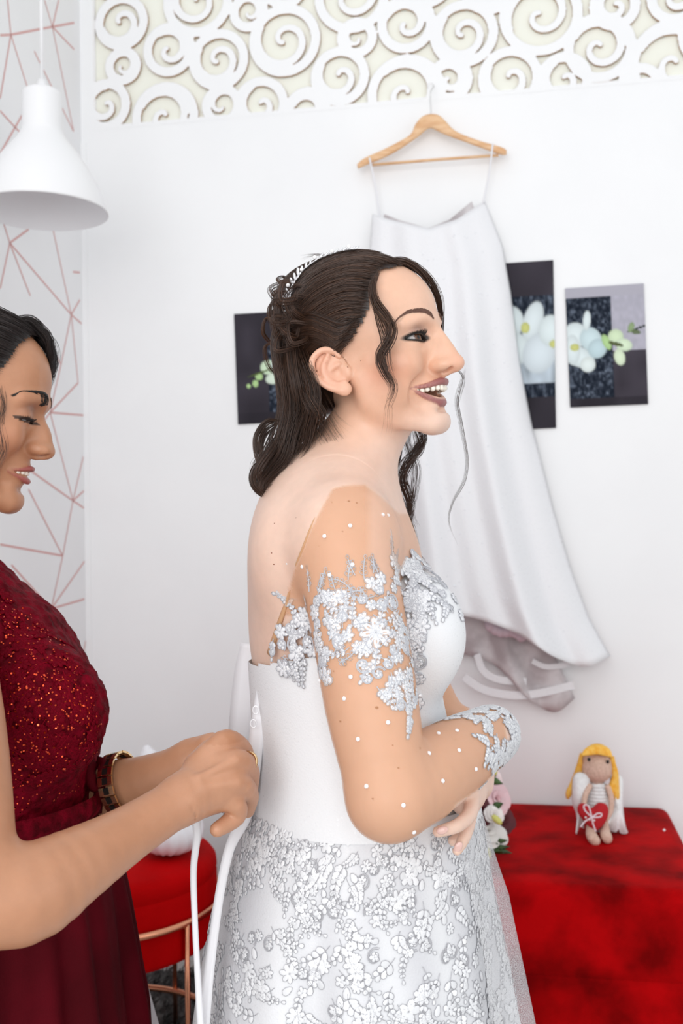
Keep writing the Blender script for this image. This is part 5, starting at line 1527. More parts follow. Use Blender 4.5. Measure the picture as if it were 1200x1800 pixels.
# watch and ring ---------------------------------------------------------------
m_gold = mat('gold', (0.83, 0.60, 0.33), 0.22, 1.0); m_black = mat('black_enamel', (.015, .013, .012), .15)
wd = W(275, 1362, 1.305) - W(150, 1390, 1.33); wd /= np.linalg.norm(wd); wh = hit(mom, np.array([212.0]), np.array([1372.0]), 1.18)[0]; wc = wh + (wh - CAM) / np.linalg.norm(wh - CAM) * .0325 + np.array((0, 0, -.004))
e1 = np.cross(wd, (0, 0, 1)); e1 /= np.linalg.norm(e1); e2 = np.cross(e1, wd)
watch = empty('wristwatch', wc - np.array((0, 0, .034)), None, None); watch.parent = mother
watch['label'] = 'gold link watch with black inlays'
for i in range(20):
    a = 2 * math.pi * i / 20; c = wc + (e1 * math.cos(a) + e2 * math.sin(a)) * .0385; nrm = e1 * math.cos(a) + e2 * math.sin(a); tg = np.cross(wd, nrm); R_ = np.stack([wd, tg, nrm], 1)
    mb = MB()
    for sg in (-1, 1): mb.box(c + wd * .0068 * sg, (.0030, .0050, .0014), R_)
    mb.box(c + tg * .0045, (.0095, .0009, .0012), R_)
    o = mb.obj('watch_link', m_gold, watch, False)
    mb = MB(); mb.box(c, (.0040, .0042, .0013), R_); mb.obj('watch_inlay', m_black, watch, False)
rc = W(432, 1342, 1.176); mb = MB(); ra = np.array([0.35, .75, -.55]); ra /= np.linalg.norm(ra); q1 = np.cross(ra, (0, 0, 1)); q1 /= np.linalg.norm(q1); q2 = np.cross(ra, q1)
mb.tube(rc + np.array([q1 * math.cos(t) * .0135 + q2 * math.sin(t) * .0135 for t in np.linspace(0, 6.283, 26)]), .0017, 6, False); ring = mb.obj('ring', m_gold, mother)
mb = MB(); mb.ball(rc + np.array((-.002, -.0140, .004)), .0034, None, 8, 6); mb.obj('ring_stone', m_stone, ring, False)
# ------------------------------------------------------------------ pendant lamp
m_lamp = mat('white_lamp_enamel', (0.86, 0.86, 0.87), 0.35); m_lampin = mat('white_lamp_inside', (0.88, 0.88, 0.90), 0.6); m_cord = mat('white_cord', (0.85, 0.85, 0.86), 0.5)
LC = W(74, 160, 2.52); lamp = empty('pendant_lamp', LC, 'white bell-shaped pendant lamp hanging from a white cord', 'lamp')
prof = [(0.0005, 0.0), (0.040, 0.0), (0.0465, -0.004), (0.048, -0.012), (0.0485, -0.092), (0.053, -0.108), (0.066, -0.128), (0.092, -0.160), (0.117, -0.196), (0.137, -0.234), (0.151, -0.268), (0.159, -0.296), (0.160, -0.302)]
inn = [(r - .0025, z - (.003 if i == 0 else 0)) for i, (r, z) in enumerate(prof)]
tl = rotx(0.0) @ roty(math.radians(0.5))
def tilt(mb): mb.V = [LC + (v - LC) @ tl.T for v in mb.V]; return mb
mb = MB(); mb.lathe([(r, z) for r, z in prof] + [(prof[-1][0] - .0025, prof[-1][1])], LC, 72); tilt(mb).obj('lamp_shade', m_lamp, lamp)
mb = MB(); mb.lathe([(max(r, .0004), z) for r, z in inn[1:]], LC + np.array((0, 0, -.003)) * 0, 72); tilt(mb).obj('shade_lining', m_lampin, lamp)
mb = MB(); mb.tube([LC, LC + (0, 0, .25), np.array((LC[0], LC[1], 3.35))], .0042, 10); mb.obj('cord', m_cord, lamp)
mb = MB(); mb.lathe([(.0004, .03), (.012, .028), (.013, 0)], LC - np.array((0, 0, .002)), 20); mb.obj('cord_grip', m_cord, lamp)
mb = MB(); mb.lathe([(.016, -.06), (.018, -.10), (.03, -.14), (.03, -.165), (.018, -.185), (.0004, -.19)], LC, 24); tilt(mb).obj('bulb', mat('frosted_bulb', (.9, .9, .88), .3), lamp)

# ------------------------------------------------------------------ wooden hanger
m_wood = noise_mix(mat('beech', (0.75, 0.45, 0.24), 0.45), (0.70, 0.40, 0.20), (0.80, 0.52, 0.30), 14, stretch=(1, 6, 6)); m_steel = mat('steel', (.7, .7, .7), .25, 1.0)
HO = 0.045; hanger = empty('clothes_hanger', on_wall(757, 202, HO), 'pale wooden clothes hanger tilted against the white wall', 'hanger')
up_ = [(627, 289), (640, 278), (675, 262), (706, 246), (722, 235), (729, 220), (738, 208), (748, 202), (760, 200), (772, 203), (783, 213), (795, 226), (812, 236), (845, 248), (880, 258), (890, 264)]
dn_ = [(629, 297), (645, 290), (676, 277), (702, 263), (724, 248), (738, 238), (748, 229), (754, 226), (760, 226), (768, 230), (780, 236), (798, 243), (815, 249), (845, 260), (880, 272), (890, 272)]
U, Dn = spline(np.array(up_, float), 60), spline(np.array(dn_, float), 60)
def slab(U, Dn, off, th, bev=.25):
    n = len(U); rows = []
    for k, (t, o_) in enumerate(((0.12, 0), (0, .3), (0, .7), (.12, 1), (.88, 1), (1, .7), (1, .3), (.88, 0))):
        rows.append([on_wall(*(u * (1 - t) + d * t), off + th * (o_ - .5)) for u, d in zip(U, Dn)])
    G = np.array(rows); m = len(rows); V = G.reshape(-1, 3)
    F = [(i * n + j, i * n + j + 1, ((i + 1) % m) * n + j + 1, ((i + 1) % m) * n + j) for i in range(m) for j in range(n - 1)] + [tuple(i * n for i in range(m)), tuple(i * n + n - 1 for i in range(m))[::-1]]
    return V, F
V, F = slab(U, Dn, HO, .013); mesh_obj('hanger_body', V, F, m_wood, hanger)
mb = MB(); mb.tube([on_wall(652, 290, HO), on_wall(762, 281, HO), on_wall(876, 273, HO)], .0042, 10); mb.obj('trouser_bar', m_wood, hanger)
hk = [(757, 206), (757, 190), (756, 172), (757, 160), (762, 152), (758, 146), (750, 150)]
mb = MB(); mb.tube(spline([on_wall(x, y, HO - .02 * (i > 3)) for i, (x, y) in enumerate(hk)], 30), .0016, 8); mb.obj('hook', m_steel, hanger)

# ------------------------------------------------------------------ dress on the hanger
m_gown = sparkle_cloth('white_sequin_tulle', (0.83, 0.83, 0.85), 240, .12, .5, bump=.6); m_gown_in = noise_mix(mat('grey_underskirt', (.55, .50, .51), .7), (.46, .41, .42), (.66, .62, .63), 14); m_pink = mat('pale_lilac_lining', (.66, .54, .60), .7)
gown = empty('hanging_gown', on_wall(790, 1180, .04), 'sparkling white gown hanging by thin straps from the wooden hanger', 'dress')
LY = [362, 440, 520, 640, 760, 900, 1000, 1085, 1152]; LX = [655, 650, 645, 645, 646, 650, 655, 655, 655]; RX = [851, 882, 897, 912, 936, 972, 1002, 1034, 1072]
def top_y_(u): return np.interp(u, [0, .15, .5, .75, .92, 1], [376, 386, 402, 386, 364, 354])
def hem_y(u): return smooth_interp(u, [0, .2, .4, .6, .78, .9, 1], [1065, 1070, 1084, 1112, 1158, 1172, 1153])
rgw = np.random.default_rng(12); phw = rgw.uniform(0, 6.28, 6)
def gown_pt(u, v, back=0.0):
    yt = top_y_(u); yb = hem_y(u) + back * (70 + 10 * math.sin(9 * u)); y = yt + (yb - yt) * v
    yy = 362 + (1152 - 362) * v
    x0 = np.interp(yy, LY, LX); x1 = np.interp(yy, LY, RX) - (22 + 40 * v) * back; x0 = x0 + 20 * back
    fold = (.005 + .034 * v) * (math.sin(17 * u + phw[0] + v) + .7 * math.sin(29 * u + phw[1]) + .6 * math.sin(9 * u + phw[2])) * .6
    off = .022 + (.05 + .11 * v) * (max(0, math.sin(math.pi * min(max(u, 0), 1))) ** .6) * (1 - back) + .022 * back + fold * (1 - .6 * back)
    return on_wall(x0 + (x1 - x0) * u, y, max(off, .008 + .004 * (1 - back)))
G = np.array([[gown_pt(u, v) for u in np.linspace(0, 1, 90)] for v in np.linspace(0, 1, 70) ** 1.0]); V, F = sheet(G, .0015); gf = mesh_obj('gown_front', V, F, m_gown, gown)
G2 = np.array([[gown_pt(u, v, 1.0) for u in np.linspace(0, 1, 60)] for v in np.linspace(0, 1, 50)]); V, F = sheet(G2, .0015); mesh_obj('gown_back', V, F, m_gown_in, gown)
# hem bands of the hidden underskirts
for (pts, w_, mt) in (([(815, 1200), (850, 1222), (900, 1232), (950, 1228), (1008, 1214)], .018, m_gown), ([(935, 1172), (960, 1182), (1000, 1178)], .012, m_gown), ([(838, 1160), (850, 1190), (880, 1205), (925, 1208)], .016, m_gown)):
    V, F = ribbon3([on_wall(x, y - 10, .050) for x, y in pts], [w_ * 1.25], WN, .001, 30, 5, .0); mesh_obj('underskirt_hem', V, F, mt, gown, False)
mb = MB()
for i in range(7): mb.ball(on_wall(862 + 9 * i, 1098 + 3.2 * i + 4 * math.sin(i), .09), (.018, .02, .02), None, 10, 8)
mb.obj('lining_fold', m_pink, gown)
for a_, b_ in (((649, 277), (667, 384)), ((866, 252), (849, 358))):
    V, F = ribbon3([on_wall(*a_, HO + .012), on_wall((a_[0] + b_[0]) / 2 + 2, (a_[1] + b_[1]) / 2, .04), on_wall(*b_, .03)], [.0055], WN, .001, 16, 2); mesh_obj('strap', V, F, m_satin, gown)
# lace flowers and sequins: bodice and hem
def gown_lace(boxes, seed):
    L = Lace(seed); rg = L.rg; uv = []
    for u0, u1, v0, v1, n in boxes:
        for _ in range(n): uv.append((rg.uniform(u0, u1), rg.uniform(v0, v1)))
    P0 = np.array([gown_pt(u, v) for u, v in uv])
    for i in range(len(uv)):
        if rg.uniform() < .6: L.flower(i, rg.uniform(9, 15), int(rg.integers(5, 8)))
        else: L.spray(i, 32, rg.uniform(0, 6.28), curl=.8, n=4, leaf=11)
    def place(an, a, b, h): return P0[an] + WE * (a * .001)[:, None] + np.array((0, 0, 1.0)) * (b * .001)[:, None] + WN * (.004 + h * .001)
    return L.build(place, .8, 1.6, (.88, .88, .89), (.60, .60, .63), .05)
V, F, C = gown_lace([(.04, .96, .02, .13, 42), (.62, .97, .86, .98, 30), (.3, .7, .93, .985, 16)], 3); o = tri_safe('gown_lace', V, F, m_lace, gown, C); o['kind'] = 'stuff'
mb = MB(); rg = np.random.default_rng(5)
for _ in range(150): mb.ball(gown_pt(rg.uniform(.02, .98), rg.uniform(.03, .97)) + WN * .003, .0022, None, 5, 4)
o = mb.obj('gown_sequins', m_stone, gown, False); o['kind'] = 'stuff'

# ------------------------------------------------------------------ three orchid prints
m_print = mat('photo_print', (1, 1, 1), 0.65); bsdf(m_print).inputs['Specular IOR Level'].default_value = 0.08; link(m_print, node(m_print, 'ShaderNodeVertexColor', layer_name='tint').outputs[0], bsdf(m_print).inputs['Base Color'])


def print_panel(name, quad, paint, label, n=80, m=110):
    """quad: photo pixels of its corners tl, tr, br, bl on the wall; paint(a, b) -> colours"""
    q = [on_wall(x, y, .006) for x, y in quad]
    a, b = np.meshgrid(np.linspace(0, 1, n), np.linspace(0, 1, m), indexing='xy'); A, B = a[..., None], b[..., None]
    G = (q[0] * (1 - A) + q[1] * A) * (1 - B) + (q[3] * (1 - A) + q[2] * A) * B
    V = G.reshape(-1, 3); C = paint(a.ravel(), b.ravel())
    F = [(i * n + j, (i + 1) * n + j, (i + 1) * n + j + 1, i * n + j + 1) for i in range(m - 1) for j in range(n - 1)]
    k = len(V); V = np.vstack([V, [p - WN * .0045 for p in q]]); cs = [0, n - 1, m * n - 1, (m - 1) * n]
    F += [(cs[i], cs[(i + 1) % 4], k + (i + 1) % 4, k + i) for i in range(4)]
    C = np.vstack([C, np.tile((.03, .03, .035), (4, 1))])
    o = mesh_obj(name, V, F, m_print, None, False, np.clip(C, 0, 1) ** 1.0)
    return tag(o, label, 'picture', 'orchid prints on the wall')


def hash_noise(a, b, s, seed=0):
    r = np.random.default_rng(seed); g = r.uniform(0, 1, (90, 90)); x, y = (a * s) % 88, (b * s) % 88; i, j = x.astype(int), y.astype(int); fx, fy = x - i, y - j
    return (g[i, j] * (1 - fx) + g[i + 1, j] * fx) * (1 - fy) + (g[i, j + 1] * (1 - fx) + g[i + 1, j + 1] * fx) * fy


def petals(C, a, b, asp, items):
    for cx, cy, rx, ry, rot, col in items:
        x, y = (a - cx), (b - cy) * asp; c, s = math.cos(rot), math.sin(rot); u, v = (x * c + y * s) / rx, (-x * s + y * c) / ry
        d = np.sqrt(u * u + v * v); w = np.clip((1.05 - d) / .12, 0, 1)[:, None]; sh = (1 - .22 * np.clip(d, 0, 1) ** 2)[:, None]
        C[:] = C * (1 - w) + np.array(col) * sh * w


WH, LG, YG = (.74, .83, .84), (.45, .66, .30), (.60, .62, .22)
def dark_tex(a, b, s=40): n_ = hash_noise(a, b, s, 3) * .6 + hash_noise(a, b, s * 2.2, 4) * .4; return np.stack([.006 + .30 * n_ ** 4, .010 + .36 * n_ ** 4, .020 + .46 * n_ ** 4], 1)
def char(a, b): n_ = hash_noise(a, b, 6, 6)[:, None]; return np.array((.024, .021, .027)) * (1 + .8 * n_)
def paint3(a, b):
    C = dark_tex(a, b); k = (a > .57) & (b < .55); C[k] = np.array((.43, .42, .49)) * (.9 + .2 * hash_noise(a, b, 30, 9)[k])[:, None]; k = (b < .09); C[k] = (.42, .41, .47)
    k = (a > .57) & (b >= .55); C[k] = char(a, b)[k] * 1.6; k = b > .93; C[k] = char(a, b)[k]
    petals(C, a, b, 1.55, [(.95, .36, .2, .012, -.3, (.02, .03, .02)), (.10, .40, .16, .17, .2, WH), (.14, .58, .22, .13, .5, WH), (.06, .52, .10, .2, 0, WH), (.30, .44, .14, .16, -.4, (.62, .76, .79)), (.26, .28, .05, .13, .1, WH), (.38, .52, .12, .13, .5, (.55, .70, .74)), (.25, .65, .10, .10, .6, (.78, .86, .84)), (.09, .50, .06, .05, 0, YG),
                          (.62, .43, .10, .10, -.3, (.66, .80, .55)), (.72, .50, .11, .08, .3, (.70, .84, .62)), (.66, .60, .07, .11, -.2, (.72, .84, .62)), (.50, .47, .05, .11, -.4, LG), (.62, .49, .10, .025, .3, (.10, .12, .05)), (.82, .36, .04, .07, .3, (.28, .38, .20)), (.88, .40, .06, .03, .2, (.14, .18, .10))])
    return C
def paint2(a, b):
    C = dark_tex(a, b); k = b < .205; C[k] = char(a, b)[k] * 1.3; k = b > .81; C[k] = char(a, b)[k]; k = (b > .58) & (b < .73); n_ = hash_noise(a, b, 14, 11)[:, None]; C[k] = (np.array((.45, .52, .58)) * (.4 + 1.0 * n_))[k]
    petals(C, a, b, 2.1, [(.40, .36, .20, .22, .3, WH), (.72, .36, .13, .26, .3, (.72, .80, .82)), (.45, .52, .22, .22, -.3, WH), (.80, .55, .22, .26, .4, (.70, .78, .82)), (.95, .42, .16, .2, 0, WH), (.62, .395, .06, .07, 0, YG), (.98, .5, .05, .05, 0, YG)])
    return C
def paint1(a, b):
    C = char(a, b) * 1.2; k = (a > .42) & (b > .25); C[k] = dark_tex(a, b)[k]; k = b > .9; C[k] = char(a, b)[k]
    petals(C, a, b, 1.5, [(.42, .50, .10, .10, .4, (.66, .82, .60)), (.50, .60, .12, .08, -.2, (.72, .84, .70)), (.55, .47, .09, .14, .3, (.74, .84, .80)), (.30, .58, .05, .05, 0, LG), (.25, .64, .04, .05, 0, LG), (.16, .66, .03, .03, 0, LG), (.34, .54, .2, .012, -.3, (.10, .14, .04)), (.75, .5, .16, .2, 0, WH)])
    return C
print_panel('orchid_print', [(993, 507), (1131, 498), (1139, 710), (1002, 716)], paint3, 'small print of white and green orchids, furthest right on the wall')
print_panel('orchid_print', [(838, 466), (972, 457), (977, 752), (845, 758)], paint2, 'tall print of a white orchid half hidden behind the hanging gown')
print_panel('orchid_print', [(411, 552), (548, 545), (552, 738), (418, 746)], paint1, "dark print with a green orchid bud behind the bride's hair")

# ------------------------------------------------------------------ red velvet bench
def velvet(name, c1, c2, sc_=8):
    m = noise_mix(mat(name, c1, .75), c1, c2, sc_, .34, .62, 6.0, bump=.35, bscale=55, bdist=.004); bsdf(m).inputs['Sheen Weight'].default_value = .06; bsdf(m).inputs['Sheen Tint'].default_value = (1, .12, .12, 1); bsdf(m).inputs['Sheen Roughness'].default_value = .4; bsdf(m).inputs['Specular IOR Level'].default_value = .04
    return m
m_velvet = velvet('red_velvet', (.17, .0003, .0008), (.47, .0010, .0025))


def rbox(mb, s0, s1, o0, o1, z0, z1, r, n=5, R=WR, base=None):
    """box with rounded edges in the wall's axes: along s, out from the wall o, height z"""
    c = np.array([(s0 + s1) / 2, -(o0 + o1) / 2, (z0 + z1) / 2]); h = np.array([(s1 - s0) / 2, (o1 - o0) / 2, (z1 - z0) / 2])
    P, Fq = [], []; N = 14
    for ax in range(3):
        for sg in (-1, 1):
            g = np.linspace(-1, 1, N); k0 = len(P)
            for i in range(N):
                for j in range(N):
                    p = np.zeros(3); p[ax] = sg; p[(ax + 1) % 3] = g[i]; p[(ax + 2) % 3] = g[j]
                    p = np.sign(p) * (np.abs(p)); q = p * h
                    # crowd the samples towards the edges
                    for a in range(3):
                        if a != ax: t = abs(p[a]); q[a] = np.sign(p[a]) * (h[a] - r if t >= .5 else (h[a] - r) * t / .5) + (np.sign(p[a]) * r * (t - .5) / .5 if t > .5 else 0)
                    inner = np.clip(q, -(h - r), h - r); d = q - inner; l = np.linalg.norm(d); P.append(inner + d / l * r if l > 1e-9 else q)
            for i in range(N - 1):
                for j in range(N - 1): f = (k0 + i * N + j, k0 + (i + 1) * N + j, k0 + (i + 1) * N + j + 1, k0 + i * N + j + 1); Fq.append(f if sg > 0 else f[::-1])
    P = np.array(P) + c; o = np.array([WP[0], WP[1], 0]); mb.add(o + P @ R.T, Fq)


SB0, SB1 = wall_sz(560, 1415)[0], wall_sz(1172, 1415)[0] - .0
ZT = 0.514
def top_hit(x, y, z): d = ray(x, y); t = (z - CAM[2]) / d[2]; return CAM + d * t
#print('bench', (top_hit(1000, 1411, ZT) - WP) @ WN, S0, SB0)
bf = (top_hit(1000, 1560, ZT) - WP) @ WN; bb = (top_hit(1000, 1411, ZT) - WP) @ WN
bench = empty('velvet_bench', wp((SB0 + SB1) / 2, 0, (bf + bb) / 2), 'wide red crushed velvet bench standing against the white wall', 'bench')
sr = (top_hit(1166, 1425, ZT) - WP) @ WE + .02
mb = MB(); rbox(mb, SB0, sr, bb, bf, .30, ZT, .032); mb.obj('seat_cushion', m_velvet, bench)
mb = MB(); rbox(mb, SB0 + .003, sr - .003, bb + .003, bf - .003, .03, .352, .012); mb.obj('bench_base', m_velvet, bench)
m_dark = mat('dark_foot', (.02, .018, .016), .5)
for s_ in (SB0 + .06, sr - .06):
    for o_ in (bb + .06, bf - .06): mb = MB(); mb.lathe([(.0004, .03), (.022, .03), (.018, 0), (.0004, 0)], wp(s_, 0, o_), 14); mb.obj('foot', m_dark, bench)
mb = MB(); pb = top_hit(1167, 1461, ZT); mb.ball(pb + (0, 0, .0025), .0035, None, 8, 6); tag(mb.obj('bead', m_stone, None, False), 'tiny clear bead lying on the right end of the red bench', 'bead')

# ------------------------------------------------------------------ crocheted angel doll
m_croc = noise_mix(mat('beige_crochet', (.62, .40, .30), .85), (.64, .44, .34), (.73, .52, .42), 160, bump=.6, bscale=380, bdist=.002); m_yarn = noise_mix(mat('yellow_yarn', (.85, .45, .06), .8), (.90, .46, .05), (.95, .58, .12), 90, bump=.5, bscale=300, bdist=.002)
m_wool = noise_mix(mat('white_crochet', (.85, .85, .85), .85), (.80, .80, .80), (.88, .88, .88), 120, bump=.25, bscale=260, bdist=.002); m_felt = mat('red_felt', (.45, .006, .012), .85); m_bow = mat('pale_pink_cord', (.82, .68, .72), .5)
yd = 2.66; zb_ = top_hit(1055, 1440, ZT)[2]
DW = lambda x, y, dy=0.0: W(x, y, yd + dy)
dl = Sculpt(); dl.ell(DW(1049, 1352), (.0385, .036, .034), .004); dl.ell(DW(1048, 1340), (.036, .035, .030), .01)
dl.chain([DW(1049, 1370), DW(1050, 1400), DW(1053, 1440)], [.012, .022, .030], .01, n=5)
for sx, xs_ in ((-1, ((1036, 1382), (1028, 1400), (1027, 1420), (1038, 1440))), (1, ((1068, 1384), (1074, 1402), (1073, 1425), (1064, 1440)))): dl.chain([DW(*p, -.018 - .012 * i) for i, p in enumerate(xs_)], [.0075, .0072, .0072, .008], .006, n=8)
for xs_ in (((1042, 1440, -.02), (1038, 1462, -.085), (1041, 1472, -.115), (1046, 1478, -.120)), ((1060, 1442, -.02), (1063, 1462, -.085), (1065, 1469, -.115), (1067, 1474, -.120))): dl.chain([DW(*p) for p in xs_], [.012, .0125, .0135, .0125], .004, n=9)
c0 = DW(1050, 1390); V, F = dl.mesh(c0 - (.09, .17, .16), c0 + (.09, .09, .13), .0022)
doll = mesh_obj('angel_doll', V, F, m_croc); tag(doll, 'crocheted angel doll with yellow hair and a red heart, sitting on the bench', 'doll')
hs = Sculpt(); hs.ell(DW(1049, 1338, .006), (.0415, .040, .036), .004); V, F = hs.mesh(c0 - (.09, .09, .02), c0 + (.09, .09, .15), .0022)
p_ = px_of(V); fr_ = np.interp(p_[:, 0], [1010, 1022, 1050, 1075, 1090], [1345, 1328, 1325, 1331, 1348]); V, F = prune(V, F, (p_[:, 1] < fr_) | (V[:, 1] > yd + .004)); hair_d = mesh_obj('doll_hair', V, F, m_yarn, doll)
mb = MB()
for i in range(13):
    x = 1024 + 4.2 * i; mb.tube(spline([DW(1049 + (x - 1049) * .45, 1309 + ((x - 1049) / 26) ** 2 * 3, -.010), DW(1049 + (x - 1049) * .85, 1313 + ((x - 1049) / 26) ** 2 * 7, -.030), DW(x, np.interp(x, [1024, 1050, 1075], [1329, 1326, 1332]), -.041)], 8), .0035, 6)
for pts in (((1022, 1325), (1017, 1345), (1012, 1362), (1004, 1384), (996, 1400)), ((1020, 1330), (1020, 1350), (1015, 1368), (1002, 1388), (997, 1404)), ((1076, 1330), (1079, 1352), (1080, 1378), (1077, 1400)), ((1074, 1332), (1082, 1356), (1083, 1385), (1083, 1410)), ((1077, 1334), (1080, 1360), (1074, 1385), (1074, 1402))):
    mb.tube(spline([DW(x, y, -.012 if pts[0][0] > 1050 else np.interp(y, [1325, 1360, 1400], [-.012, .012, .016])) for x, y in pts], 16), np.interp(np.linspace(0, 1, 16), [0, .5, .85, 1], [.005, .007, .009, .004]), 7)
mb.obj('hair_bunch', m_yarn, doll)
for x, y in ((1035, 1335), (1068, 1339)): mb = MB(); mb.ball(DW(x, y, -.034), (.0045, .0035, .0050), None, 10, 8); mb.obj('eye', m_black, doll)
ds = Sculpt(); ds.chain([DW(1050, 1380), DW(1051, 1405), DW(1054, 1440)], [.019, .027, .036], .004, n=5); V, F = ds.mesh(c0 - (.09, .09, .10), c0 + (.09, .09, .05), .0025); V, F = prune(V, F, V[:, 2] < DW(1050, 1374)[2]); mesh_obj('doll_dress', V, F, m_wool, doll)
mb = MB()
for y in range(1380, 1420, 6):
    r = np.interp(y, [1380, 1420], [.0215, .0300]); c = DW(1051, y); th = np.linspace(0, 6.283, 26); mb.tube(c + np.stack([r * np.cos(th), r * np.sin(th), 0 * th], 1), .0022, 5, False)
mb.obj('dress_ridge', m_wool, doll)
for poly in ([(1036, 1364, -.012), (1018, 1358, -.010), (1007, 1370, -.006), (1006, 1410, -.002), (1012, 1430, .0), (1014, 1448, -.02), (1012, 1466, -.045), (1018, 1452, -.035), (1026, 1455, -.03), (1024, 1430, -.012), (1032, 1400, 0)], [(1072, 1366, 0), (1086, 1362, .01), (1094, 1372, .012), (1094, 1420, .006), (1098, 1450, -.02), (1102, 1463, -.045), (1090, 1464, -.045), (1086, 1456, -.04), (1080, 1462, -.045), (1066, 1452, -.03), (1078, 1420, -.005), (1074, 1390, 0)]):
    P = np.array([DW(*p) for p in spline(np.array(poly + [poly[0]], float), 46)[:-1]]); n_ = len(P); c = P.mean(0)
    V = np.vstack([P - (0, .006, 0), P + (0, .006, 0), [c - (0, .010, 0), c + (0, .010, 0)]]); F = [(i, (i + 1) % n_, n_ + (i + 1) % n_, n_ + i) for i in range(n_)] + [(i, 2 * n_, (i + 1) % n_) for i in range(n_)] + [(n_ + i, n_ + (i + 1) % n_, 2 * n_ + 1) for i in range(n_)]
    mesh_obj('wing', V, F, m_wool, doll)
ht = [(1045, 1462), (1028, 1446), (1015, 1428), (1017, 1414), (1028, 1413), (1040, 1421), (1052, 1412), (1064, 1413), (1069, 1424), (1066, 1440), (1056, 1454)]
P = np.array([DW(x, y, -.060 - (y - 1412) * .0006) for x, y in spline(np.array(ht + [ht[0]], float), 50)[:-1]]); n_ = len(P); c = P.mean(0); rows = [(1.0, 0), (.94, .008), (.75, .013), (.4, .0165)]
V = []; F = []
for sgn in (-1, 1):
    k0 = len(V)
    for s_, d_ in rows: V += [c + (p - c) * s_ + (0, sgn * d_, 0) for p in P]
    V.append(c + (0, sgn * .017, 0)); k1 = len(V) - 1
    for r_ in range(3): F += [(k0 + r_ * n_ + i, k0 + r_ * n_ + (i + 1) % n_, k0 + (r_ + 1) * n_ + (i + 1) % n_, k0 + (r_ + 1) * n_ + i) for i in range(n_)]
    F += [(k0 + 3 * n_ + i, k0 + 3 * n_ + (i + 1) % n_, k1) for i in range(n_)]
heart = mesh_obj('felt_heart', np.array(V), F, m_felt, doll)
for pts in (((1040, 1437), (1028, 1425), (1026, 1416), (1034, 1417), (1040, 1437)), ((1040, 1437), (1050, 1430), (1057, 1431), (1054, 1436), (1040, 1437)), ((1040, 1437), (1028, 1444), (1020, 1454)), ((1040, 1437), (1042, 1448), (1047, 1462))):
    mb = MB(); mb.tube(spline([DW(x, y, -.097 - (y - 1412) * .0006) for x, y in pts], 18), .0019, 6); mb.obj('bow_loop', m_bow, heart)
for x, y in ((1036, 1441), (1044, 1442), (1029, 1437)): mb = MB(); mb.ball(DW(x, y, -.110), .0026, None, 8, 6); mb.obj('bow_pearl', m_pearl, heart)

# ------------------------------------------------------------------ bouquet lying on the bench
m_pet = mat('petal', (1, 1, 1), .6); link(m_pet, node(m_pet, 'ShaderNodeVertexColor', layer_name='tint').outputs[0], bsdf(m_pet).inputs['Base Color']); m_leaf = noise_mix(mat('dark_green_leaf', (.03, .07, .02), .5), (.02, .05, .012), (.06, .12, .03), 30)
bq0 = W(858, 1470, 2.52); bouquet = empty('bouquet', top_hit(858, 1500, ZT), 'bouquet of white, pink and dark red flowers lying at the end of the red bench', 'bouquet')
def rose(c, r, col, ax, seed):
    rg = np.random.default_rng(seed); ax = np.asarray(ax, float); ax /= np.linalg.norm(ax); e1 = np.cross(ax, (.2, .3, 1)); e1 /= np.linalg.norm(e1); e2 = np.cross(ax, e1); mb = MB()
    for ring, (k, op, ln) in enumerate(((3, .25, .75), (4, .50, .9), (5, .85, 1.0), (6, 1.15, 1.02))):
        for i in range(k):
            a0 = 2 * math.pi * (i + rg.uniform(-.15, .15)) / k + ring; w = 1.9 * math.pi / k; G = []
            for s_ in np.linspace(0, 1, 7):
                row = []
                for t_ in np.linspace(-.5, .5, 7):
                    a = a0 + w * t_ * (.5 + .8 * s_); pol = op * s_ ** 1.1 * (1 - .12 * (2 * t_) ** 2); rr = r * ln * (s_ ** .7) * (1 - .12 * (2 * t_) ** 2)
                    d = ax * math.cos(pol) + (e1 * math.cos(a) + e2 * math.sin(a)) * math.sin(pol)
                    row.append(c - ax * r * .45 + d * rr * 1.05 + (e1 * math.cos(a) + e2 * math.sin(a)) * (.10 * r * s_ ** 6 * ring))
                G.append(row)
            V, F = sheet(np.array(G)); mb.col = np.clip(np.array(col) * rg.uniform(.85, 1.1), 0, .9); mb.add(V, F)
    return mb.obj('rose', m_pet, bouquet)
CW_, CP_, CC_, CR_ = (.82, .80, .76), (.80, .55, .58), (.84, .80, .68), (.09, .004, .010)
FL = [(855, 1460, 2.46, .036, CW_), (872, 1404, 2.50, .034, CP_), (848, 1385, 2.52, .032, CC_), (846, 1424, 2.46, .030, CR_), (880, 1440, 2.52, .032, CR_), (862, 1372, 2.56, .024, (.80, .66, .66)), (832, 1408, 2.54, .030, CW_), (868, 1432, 2.44, .020, (.80, .74, .72)), (872, 1470, 2.47, .024, CW_), (826, 1450, 2.50, .034, CP_), (810, 1420, 2.54, .034, CC_)]
for i, (x, y, Yd, r, col) in enumerate(FL): rose(W(x, y, Yd), r, col, (.35 + .3 * math.sin(i * 2.3), -1, .55 + .4 * math.cos(i * 1.7)), i)
m_bud = mat('yellow_green_bud', (.62, .60, .16), .5)
for x, y, Yd, ax in ((866, 1361, 2.5, (.6, -.3, .8)), (873, 1441, 2.41, (.7, -.4, -.6)), (857, 1500, 2.42, (.2, -.5, -.9))):
    c = W(x, y, Yd); ax = np.array(ax); ax /= np.linalg.norm(ax); e1 = np.cross(ax, (0, 1, .1)); e1 /= np.linalg.norm(e1); mb = MB(); mb.ball(c, (.008, .008, .015), np.stack([e1, np.cross(ax, e1), ax], 1), 10, 9); mb.obj('bud', m_bud, bouquet)
